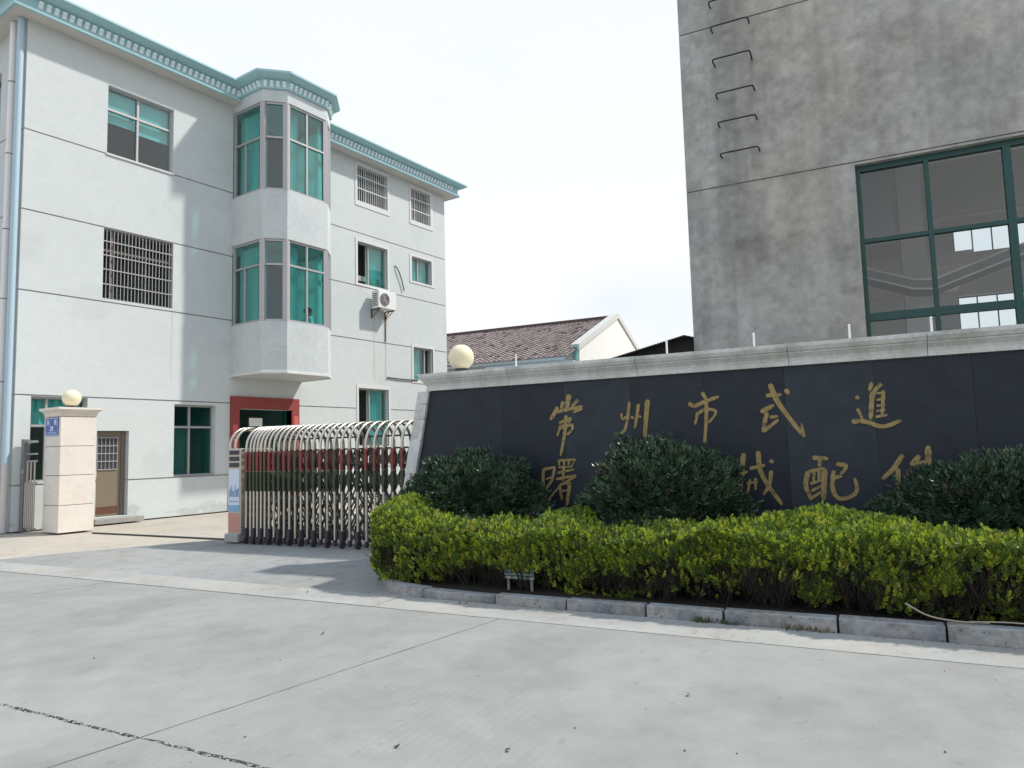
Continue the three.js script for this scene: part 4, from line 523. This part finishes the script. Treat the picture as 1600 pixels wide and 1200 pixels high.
{ // weeds in the gutter, dry leaves and grit
  const R = rng(88), blades = (n, r) => { const l = []; for (let i = 0; i < n; i++) { const g = leafGeo(0.02 + 0.04 * R(), 0.006 + 0.014 * R()); g.rotateX(0.3 + 1.0 * R()); g.rotateY(R() * 6.28); g.translate((R() + R() - 1) * r, 0, (R() - 0.5) * 0.05); l.push(g); } return l; };
  const wm = mat(0.075, 0.095, 0.035, 0.9), dry = mat(0.16, 0.13, 0.07, 1);
  for (const [u, n, k, r, label] of [[-1.28, -5.76, 60, 0.10, 'tuft of green weed in the gutter at the broken kerb'], [-1.08, -5.755, 26, 0.09, 'smaller green weed tuft just right of the broken kerb joint'], [-0.55, -5.755, 46, 0.24, 'low strip of dry weed at the foot of the dusty kerb stone']]) solo('weed_tuft', blades(k, r), r > 0.2 ? dry : wm, label, 'weed', at(u, 0, n), TH, 'weeds along the kerb');
  const dl = leafGeo(0.038, 0.02, 0.5); const leafSpots = [[-3.45, -5.70, 0, 0.30, 0.06, 0.03, 'curled red leaf on the strip before the first straight kerb stone'], [-3.40, -5.68, 2, 0.30, 0.06, 0.03, 'second red leaf lying beside the first one'], [-1.62, -3.05, 1, 0.14, 0.125, 0.10, 'dark dry leaf on the road in the middle foreground'], [-2.12, -2.86, 2, 0.07, 0.07, 0.065, 'small black speck of litter on the road at the bottom'], [-1.02, -4.1, 0.4, 0.22, 0.2, 0.16, 'small grey leaf on the ribbed part of the road'], [-3.9, -4.35, 3, 0.09, 0.08, 0.06, 'dry brown leaf on the road left of the cross joint'], [-0.62, -5.86, 1, 0.40, 0.10, 0.03, 'orange dry leaf under the hedge behind the kerb'], [-5.2, -5.6, 1, 0.10, 0.08, 0.06, 'dry leaf on the driveway near the hedge corner']];
  for (const [u, n, t, r, g, b, label] of leafSpots) { const o = solo('dry_leaf', dl.clone().rotateX(1.35), mat(r, g, b, 0.9), label, 'leaf', at(u, n < -5.8 && u > -4 ? 0.09 : 0.008, n), TH + t, 'dry leaves on the ground'); }
  const grit = []; for (let i = 0; i < 420; i++) { const s = 0.0015 + 0.005 * R() ** 4, g = new THREE.IcosahedronGeometry(s, 0); const near = R() < 0.85; g.translate(-6 + 8 * R(), s * 0.4, near ? -5.775 + 0.06 * R() * R() : -5.6 + 3.4 * R()); grit.push(g); }
  solo('grit', grit, mat(0.16, 0.14, 0.11, 1), 'scattered grit and crumbs along the gutter and road', 'grit', [0, 0, 0], TH).userData.kind = 'stuff';
}

// ------------------------------------------------------------------ grey concrete hall on the right
{
  const HS = 1.125, D = -12, LU = -2.60, LEN = 16, HH = 9.45, DEP = 12;
  M.hall = mat(1, 1, 1, 0.92, { map: rep(colTex(2048, 1280, (u, v) => {
    const x = u * 16, y = v * 10, U0 = u; u *= 1.6; let k = 1 + 0.20 * N1(u, v, 8, 6, 141) + 0.22 * N1(u, v, 24, 6, 149) + 0.5 * N1(u, v, 90, 4, 155) + 0.14 * (hash2(U0 * 2048 | 0, v * 1280 | 0, 9) - 0.5); k *= 1 - 0.10 * sstep(0.38, 0.72, fbm(u, v, 14, 6, 160)); k *= 1 + 0.10 * sstep(0.45, 0.75, fbm(u, v, 11, 6, 167));
    const drip = (c, w, y1, y0, s) => y < y1 && y > y0 ? s * sstep(y0, y0 + 1.1 + vnoise(x * 9, c * 7, 999, 41), y) * sstep(y1, y1 - 0.25, y) * Math.max(0, 1 - Math.abs(x - c - 0.05 * (vnoise(y * 2, c, 999, 2) - 0.5)) / w) * (0.4 + 0.6 * vnoise(x * 14, y * 1.7, 999, 12)) : 0; let dirt = drip(0.57, 0.12, 9.6, 4.4, 0.10) + drip(1.17, 0.06, 7.9, 6.6, 0.40) + drip(0.87, 0.45, 9.6, 3.5, 0.30) + drip(0.9, 0.42, 4.9, 3.0, 0.3) + drip(2.5, 0.3, 5.6, 3, 0.12);
    k *= 1 + 0.16 * (vnoise(x * 5, y * 0.4, 999, 71) - 0.5) + 0.10 * (vnoise(x * 17, y * 0.7, 999, 72) - 0.5); const blot = fbm(u, v, 30, 4, 190); dirt += 0.16 * sstep(0.5, 0.78, blot); k *= 1 - clamp(dirt, 0, 0.6); const w = N1(u, v, 6, 4, 177) * 0.16; return [0.37 * k * (1 + w), 0.36 * k, 0.33 * k * (1 - w)];
  }), 16, 10), bumpMap: bump(1.0), bumpScale: 0.006 });
  const HI = mat(0.80, 0.80, 0.78, 0.95), HG = glass(0.88, 0.92, 0.93, 1.75);
  const hall = thing('concrete_hall', 'tall grey bare concrete hall with a large green-framed window behind the sign wall', 'building', at(LU * HS, 1.4 * (1 - HS), D * HS), TH); hall.scale.setScalar(HS);
  const G2 = [0, 2.84, 5.665, 8.485, HH], win = [[2.60, 13.4, 1.3, 5.62]], e = 0.010;
  for (let i = 0; i < 4; i++) part(hall, 'wall_panel', uvm(merge(wallBand(G2[i] + (i ? e : 0), G2[i + 1] - (i < 3 ? e : 0), LEN, win, -0.3, 0))), M.hall);
  part(hall, 'wall_backing', uvm(merge(G2.slice(1, -1).flatMap(y => wallBand(y - e, y + e, LEN - 0.01, win, -0.29, -0.035)))), M.slab);
  part(hall, 'end_walls', [uvm(bx(0, 0.3, 0, HH, -DEP, -0.3)), uvm(bx(LEN - 0.3, LEN, 0, HH, -DEP, -0.3))], M.hall);
  const bo = [[5.02, 7.9, 6.65, 7.39], [5.02, 7.9, 3.9, 5.41], [9.0, 15.4, 5.4, 8.6], [9.0, 15.4, 1.0, 4.6]];
  part(hall, 'rear_wall', uvm(merge(wallBand(0, HH, LEN, bo, -DEP - 0.3, -DEP))), HI);
  part(hall, 'roof', uvm(bx(-0.0, LEN, HH + 0.003, HH + 0.25, -DEP - 0.3, 0)), M.slab); part(hall, 'floor', uvm(bx(0.3, LEN - 0.3, -0.02, 0.05, -DEP, -0.3)), M.slab);
  for (const [a, b, y0, y1] of bo) { const L = [], n = Math.round((b - a) / 0.48); for (let k = 0; k <= n; k++) { const x = clamp(a + (b - a) * k / n, a + 0.02, b - 0.02); L.push(bx(x - 0.016, x + 0.016, y0, y1, -DEP - 0.17, -DEP - 0.13)); } L.push(bx(a + 0.04, b - 0.04, y0, y0 + 0.04, -DEP - 0.165, -DEP - 0.135), bx(a + 0.04, b - 0.04, y1 - 0.04, y1, -DEP - 0.165, -DEP - 0.135)); if (y1 - y0 > 1.2) L.push(bx(a + 0.04, b - 0.04, y1 - 0.28, y1 - 0.24, -DEP - 0.165, -DEP - 0.135)); const w = part(hall, 'rear_window', L, M.dark); for (let k = 0; k < n; k++) { const g = new THREE.PlaneGeometry((b - a) / n - 0.01, y1 - y0 - 0.02); g.translate(a + (b - a) * (k + 0.5) / n, (y0 + y1) / 2, -DEP - 0.15); part(w, 'pane', g, G.clear); } }
  // the big front window
  const zf = -0.16, L = [], cols = [2.60, 3.555, 4.56, 5.5, 6.5, 7.45, 8.45, 9.4, 10.4, 11.4, 12.4, 13.4], rows = [1.3, 3.24, 4.43, 5.62];
  const w = part(hall, 'front_window', cols.map((x, k) => { const t = k % 2 === 0 ? (k === 0 ? 0.03 : 0.05) : 0.03, c = k === 0 ? x + 0.036 : k === cols.length - 1 ? x - 0.036 : x; return bx(c - t, c + t, 1.3, 5.62, zf - 0.06, zf + 0.06); }).concat(cols.slice(0, -1).flatMap((x, k) => rows.map((y, r) => bx(x + (k === 0 ? 0.066 : k % 2 ? 0.03 : 0.05), cols[k + 1] - (k + 1 === cols.length - 1 ? 0.08 : (k + 1) % 2 ? 0.03 : 0.05), r === 3 ? y - 0.09 : y - (r === 1 ? 0.06 : 0.03), r === 3 ? y : y + (r === 1 ? 0.06 : 0.03), zf - 0.05, zf + 0.055)))), M.greenFrame); w.userData.label = 'large window of green metal bars';
  for (let k = 0; k < cols.length - 1; k++) for (let r = 0; r < 3; r++) { const g = new THREE.PlaneGeometry(cols[k + 1] - cols[k] - 0.05, rows[r + 1] - rows[r] - 0.05); g.rotateY(0.004 * ((k * 3 + r * 5) % 4 - 1.5)); g.translate((cols[k] + cols[k + 1]) / 2, (rows[r] + rows[r + 1]) / 2, zf); part(w, 'pane', g, HG); }
  // what shows inside: columns, floor beam, stair flights
  part(hall, 'inner_column', [uvm(bx(3.35, 3.8, 0.06, HH - 0.01, -5.2, -4.75))], HI); part(hall, 'inner_column', [uvm(bx(8.35, 8.8, 0.06, HH - 0.01, -5.2, -4.75))], HI);
  part(hall, 'inner_panel', [uvm(bx(2.1, 3.2, 5.05, 8.2, -3.1, -3.0))], mat(0.40, 0.45, 0.48, 0.9)); part(hall, 'inner_panel', [uvm(bx(0.9, 2.08, 5.05, 8.2, -3.3, -3.2))], mat(0.52, 0.55, 0.56, 0.9));
  for (const y of [6.42]) part(hall, 'crane_beam', [uvm(bx(3.9, LEN - 0.31, y, y + 0.07, -7.1, -6.9))], mat(0.6, 0.6, 0.58, 0.7));
  for (let k = 0; k < 6; k++) part(hall, 'roof_beam', [uvm(bx(0.31, LEN - 0.31, HH - 0.5, HH - 0.01, -2 - k * 1.7, -1.75 - k * 1.7))], HI);
  part(hall, 'mezzanine', [uvm(bx(0.31, 5.0, 5.55, 5.85, -11.9, -8))], HI);
  const flight = (x0, y0, x1, y1, z) => { const q = part(hall, 'stair_flight', (() => { const s = new THREE.Shape([[x0, y0], [x1, y1], [x1, y1 + 0.17], [x0, y0 + 0.17]].map(p => new THREE.Vector2(...p))); const g = new THREE.ExtrudeGeometry(s, { depth: 0.9, bevelEnabled: false }); g.translate(0, 0, z); return g; })(), mat(0.24, 0.235, 0.225, 0.9)); for (const dy of [-0.03, 0.15]) part(q, 'stringer', (() => { const s = new THREE.Shape([[x0, y0 + dy], [x1, y1 + dy], [x1, y1 + dy + 0.03], [x0, y0 + dy + 0.03]].map(p => new THREE.Vector2(...p))); const g = new THREE.ExtrudeGeometry(s, { depth: 0.03, bevelEnabled: false }); g.translate(0, 0, z + 0.902); return g; })(), M.whitePaint); };
  flight(1.6, 4.95, 3.45, 4.20, -4.2); flight(3.451, 4.20, 3.80, 4.16, -4.2); flight(3.801, 4.16, 5.3, 4.66, -4.2);
}
{ // climbing rungs, each set in the wall on its own
  const ys = [9.34, 8.84, 8.39, 7.78, 7.21, 6.71, 6.17], names = ['uppermost iron rung at the top edge', 'iron rung just above the upper wall joint', 'first iron rung below the upper wall joint', 'larger iron rung with a bent right leg and dark stain', 'iron rung in the middle of the ladder', 'second lowest iron rung on the concrete wall', 'lowest iron rung above the lower wall joint'];
  ys.forEach((y, k) => { const dx = k === 3 ? 0.0 : 0, w = 0.60, out = k === 3 ? 0.26 : 0.2; solo('climbing_rung', [tube([[0, 0, -0.02], [0, 0, out * 0.75], [0.012, 0, out - 0.012], [0.05, 0, out], [w / 2, 0, out], [w - 0.05, 0, out], [w - 0.012, 0, out - 0.012], [w, 0, out * 0.75], [w, k === 3 ? -0.04 : 0, -0.02]], 0.013, 48, 7)], mat(0.035, 0.028, 0.025, 0.8), names[k], 'rung', at((-2.05 + 0.012 * k) * 1.125, 1.4 + (y - 1.42) * 1.125, -13.5), TH, 'climbing rungs on the hall').scale.setScalar(1.125); });
}

// ------------------------------------------------------------------ tiled shed, annexe and canopy in the gap
{
  const u0 = -10.1, nF = -26, nA = -30.9, nB = -35.6, LEN2 = 15, yE = 5.19, yA = 7.12;
  const shed = thing('tiled_shed', 'long white-walled shed with a brown tiled roof seen above the sign wall', 'building', at(u0, 0, nF), TH);
  const zA = nA - nF, zB = nB - nF, white = mat(0.70, 0.70, 0.68, 0.9, { bumpMap: bump(1.2), bumpScale: 0.004 });
  const gs = new THREE.Shape([[0.0, 0], [-zB, 0], [-zB, yE - 0.02], [-zA, yA - 0.02], [0, yE - 0.02]].map(p => new THREE.Vector2(...p))), gg = new THREE.ExtrudeGeometry(gs, { depth: 0.25, bevelEnabled: false }); gg.rotateY(Math.PI / 2); gg.translate(-0.25, 0, 0);
  part(shed, 'gable_wall', uvm(gg), white); part(shed, 'long_wall', [uvm(bx(-LEN2, -0.25, 0, yE - 0.05, -0.25, 0)), uvm(bx(-LEN2, -0.25, 0, yE - 0.05, zB, zB + 0.25))], white);
  const slope = Math.atan2(yA - yE, -zA), sl = Math.hypot(yA - yE, zA), tileM = new THREE.MeshStandardMaterial({ color: 0xffffff, roughness: 0.9, vertexColors: true, side: THREE.DoubleSide });
  for (const side of [0, 1]) { // courses of half-round tiles, joined: too small to tell apart from here
    const pos = [], col = [], R = rng(61 + side), rows = side ? 24 : 29, tw = 0.22, n = Math.floor(LEN2 / tw), rl = (side ? Math.hypot(yA - yE, zB - zA) : sl) / 24;
    const P = (x, s, h) => side ? [x, yA - s * Math.sin(Math.atan2(yA - yE, zA - zB)) + h, zA - s * Math.cos(Math.atan2(yA - yE, zA - zB))] : [x, yE + s * Math.sin(slope) + h, -s * Math.cos(slope)];
    for (let r = 0; r < rows; r++) for (let c = 0; c < n; c++) { const o5 = side ? 0 : -5 * rl, s0 = r * rl - 0.03 + o5, s1 = (r + 1) * rl + o5, x0 = -LEN2 + c * tw, t = R(), k = 0.75 + 0.5 * R(), cl = t < 0.08 ? [0.14 * k, 0.105 * k, 0.10 * k] : [0.33 * k, 0.275 * k, 0.26 * k], lo = side ? 0.02 : 0.075, hi = side ? 0.075 : 0.02, j = 0.012 * R(); for (const [a, b, ha, hb] of [[0, 0.5, 0, 0.035], [0.5, 1, 0.035, 0]]) { const A = P(x0 + a * tw, s0, lo + ha + j), B = P(x0 + b * tw, s0, lo + hb + j), C = P(x0 + b * tw, s1, hi + hb + j), E = P(x0 + a * tw, s1, hi + ha + j), A2 = P(x0 + a * tw, s0 + 0.02, 0.0 + ha), B2 = P(x0 + b * tw, s0 + 0.02, 0.0 + hb); pos.push(...A, ...B, ...C, ...A, ...C, ...E); if (!side) pos.push(...A2, ...B2, ...B, ...A2, ...B, ...A); for (let q = 0; q < (side ? 6 : 12); q++) col.push(...cl); } }
    const g = new THREE.BufferGeometry(); g.setAttribute('position', new THREE.BufferAttribute(new Float32Array(pos), 3)); g.setAttribute('color', new THREE.BufferAttribute(new Float32Array(col), 3)); g.computeVertexNormals(); const t = part(shed, 'roof_tiles', g, tileM); t.userData.kind = 'stuff';
  }
  part(shed, 'ridge', [uvm(bx(-LEN2, -0.22, yA - 0.02, yA + 0.16, zA - 0.16, zA + 0.16))], mat(0.10, 0.07, 0.065, 0.9));
  const verge = (z0, y0, z1, y1) => { const s = new THREE.Shape([[-z0, y0], [-z1, y1], [-z1, y1 + 0.24], [-z0, y0 + 0.24]].map(p => new THREE.Vector2(...p))), g = new THREE.ExtrudeGeometry(s, { depth: 0.36, bevelEnabled: false }); g.rotateY(Math.PI / 2); g.translate(-0.3, 0, 0); return uvm(g); };
  part(shed, 'verge', [verge(0.15, yE - 0.06, zA, yA + 0.02), verge(zA, yA + 0.02, zB - 0.15, yE - 0.06)], mat(0.52, 0.52, 0.50, 0.9));
  part(shed, 'downpipe', [bar([-0.12, 0, 0.12], [-0.12, yE + 0.1, 0.12], 0.09, 10)], mat(0.16, 0.42, 0.42, 0.5));
  part(shed, 'gutter', [uvm(bx(-LEN2, -0.2, yE - 0.52, yE - 0.42, 0.98, 1.14))], mat(0.36, 0.42, 0.45, 0.6));
  const an = thing('annexe', 'low annexe with a pale blue roof edge in front of the tiled shed', 'building', at(-8.9, 0, -22.3), TH);
  part(an, 'wall', [uvm(bx(-3.2, 0, 0, 4.1, -2.2, 0))], white); part(an, 'roof_edge', [uvm(bx(-3.3, 0.05, 4.1, 4.27, -2.3, 0.15))], mat(0.42, 0.56, 0.62, 0.6));
}
{ // dark canopy against the hall
  const c = thing('canopy', 'dark sheet-metal canopy roof between the tiled shed and the concrete hall', 'canopy', at(-3.69, 0, -16), TH), dk = mat(0.035, 0.037, 0.04, 0.7);
  const sheet = (x0, y0, x1, y1) => { const l = [], n = 40; for (let k = 0; k < n; k++) { const t0 = k / n, t1 = (k + 0.5) / n, t2 = (k + 1) / n, X = t => x0 + (x1 - x0) * t, Y = t => y0 + (y1 - y0) * t; for (const [a, b, h] of [[t0, t1, 0.0], [t1, t2, 0.012]]) { const s = new THREE.Shape([[X(a), Y(a) + h], [X(b), Y(b) + h], [X(b), Y(b) + h + 0.02], [X(a), Y(a) + h + 0.02]].map(p => new THREE.Vector2(...p))), g = new THREE.ExtrudeGeometry(s, { depth: 6, bevelEnabled: false }); g.translate(0, 0, -6); l.push(g); } } return l; };
  part(c, 'roof_sheet', sheet(-2.6, 3.22, 0, 3.80), dk); part(c, 'roof_sheet', sheet(0, 3.80, 1.09, 3.48), dk);
  part(c, 'gable_panel', (() => { const s = new THREE.Shape([[-2.5, 2.6], [1.08, 2.6], [1.08, 3.48], [0, 3.80], [-2.5, 3.24]].map(p => new THREE.Vector2(...p))), g = new THREE.ExtrudeGeometry(s, { depth: 0.03, bevelEnabled: false }); g.translate(0, 0, -0.3); return g; })(), mat(0.02, 0.021, 0.022, 0.8));
  for (const x of [-2.4, 0.95]) part(c, 'post', [bx(x - 0.05, x + 0.05, 0, 3.2, -0.42, -0.32)], dk);
  part(c, 'post', [bx(-2.45, -2.35, 0, 3.2, -5.9, -5.8)], dk);
  const f = thing('floodlight', 'small white floodlight on the corner of the concrete hall', 'lamp', at(-3.05, 3.66, -15.6), TH); part(f, 'housing', [rbx(-0.09, 0.09, 0, 0.14, -0.06, 0.06, 0.015)], M.whitePaint); part(f, 'lens', bx(-0.07, 0.07, 0.02, 0.12, 0.0605, 0.068), M.alu); part(f, 'bracket', bx(-0.02, 0.02, -0.16, -0.002, -0.02, 0.02), M.dark);
}

// ------------------------------------------------------------------ someone standing behind the lower bay glass
{
  const SP = [[0, 0.06, 0.10, 0.05], [0, 0.06, -0.10, 0.05]];
  const J = { pel: [0, 0.92, 0, 0.145], chest: [0, 1.24, 0, 0.165], neck: [0, 1.42, 0, 0.06], head: [0, 1.55, 0.015, 0.098], sl: [-0.17, 1.34, 0, 0.062], sr: [0.17, 1.34, 0, 0.062], el: [-0.25, 1.10, 0.03, 0.046], er: [0.25, 1.10, 0.03, 0.046], hl: [-0.18, 0.97, 0.22, 0.035], hr: [0.18, 0.97, 0.22, 0.035], kl: [-0.1, 0.5, 0.02, 0.065], kr: [0.1, 0.5, 0.02, 0.065], al: [-0.1, 0.09, 0, 0.042], ar: [0.1, 0.09, 0, 0.042], tl: [-0.1, 0.04, 0.16, 0.035], tr: [0.1, 0.04, 0.16, 0.035], pl: [-0.09, 0.9, 0, 0.1], pr: [0.09, 0.9, 0, 0.1] };
  const bones = [['pel', 'chest'], ['chest', 'neck'], ['neck', 'head'], ['chest', 'sl'], ['chest', 'sr'], ['sl', 'el'], ['sr', 'er'], ['el', 'hl'], ['er', 'hr'], ['pl', 'kl'], ['pr', 'kr'], ['kl', 'al'], ['kr', 'ar'], ['al', 'tl'], ['ar', 'tr'], ['pel', 'pl'], ['pel', 'pr']];
  const dist = (x, y, z) => { let d = 9; for (const [a, b] of bones) { const A = J[a], B = J[b], vx = B[0] - A[0], vy = B[1] - A[1], vz = B[2] - A[2], t = clamp(((x - A[0]) * vx + (y - A[1]) * vy + (z - A[2]) * vz) / (vx * vx + vy * vy + vz * vz)); const q = Math.hypot(x - A[0] - vx * t, y - A[1] - vy * t, z - A[2] - vz * t) - (A[3] + (B[3] - A[3]) * t), k = 0.035, h = clamp(0.5 + 0.5 * (d - q) / k); d = d + (q - d) * h - k * h * (1 - h); } return d; };
  const RES = 88, mc = new MarchingCubes(RES, new THREE.MeshStandardMaterial(), false, false, 60000), S = 0.88; mc.isolation = 0;
  for (let k = 0; k < RES; k++) for (let j = 0; j < RES; j++) for (let i = 0; i < RES; i++) { const x = (i - RES / 2) / (RES / 2) * S, y = (j - RES / 2) / (RES / 2) * S + 0.83, z = (k - RES / 2) / (RES / 2) * S; mc.field[i + j * RES + k * RES * RES] = -dist(x, y, z); }
  mc.update(); const n = mc.count, g = new THREE.BufferGeometry(), pa = mc.positionArray.slice(0, n * 3); for (let i = 0; i < n; i++) { pa[i * 3] *= S; pa[i * 3 + 1] = pa[i * 3 + 1] * S + 0.83; pa[i * 3 + 2] *= S; }
  g.setAttribute('position', new THREE.BufferAttribute(pa, 3)); g.computeVertexNormals(); const cl = new Float32Array(n * 3); for (let i = 0; i < n; i++) { const y = pa[i * 3 + 1], x = Math.abs(pa[i * 3]), z = pa[i * 3 + 2]; const c = y > 1.40 || (y < 1.06 && x > 0.1 && z > 0.12) ? [0.42, 0.26, 0.18] : y > 0.9 ? [0.62, 0.66, 0.66] : y > 0.08 ? [0.05, 0.055, 0.07] : [0.02, 0.02, 0.02]; cl.set(c, i * 3); } g.setAttribute('color', new THREE.BufferAttribute(cl, 3));
  const p = thing('person', 'person with dark hair and a light shirt standing behind the lower bay window', 'person', [-14.98, 3.535, -12.42], Math.PI * 0.9); p.scale.setScalar(1.03);
  part(p, 'body', g, new THREE.MeshStandardMaterial({ vertexColors: true, roughness: 0.9 }));
  part(p, 'hair', (() => { const h = new THREE.SphereGeometry(0.108, 20, 14, 0, Math.PI * 2, 0, Math.PI * 0.62); h.scale(0.95, 1.08, 1.02); h.rotateX(-0.35); h.translate(0, 1.565, 0.0); return h; })(), mat(0.012, 0.011, 0.01, 0.6));
}

renderer.render(scene, camera);
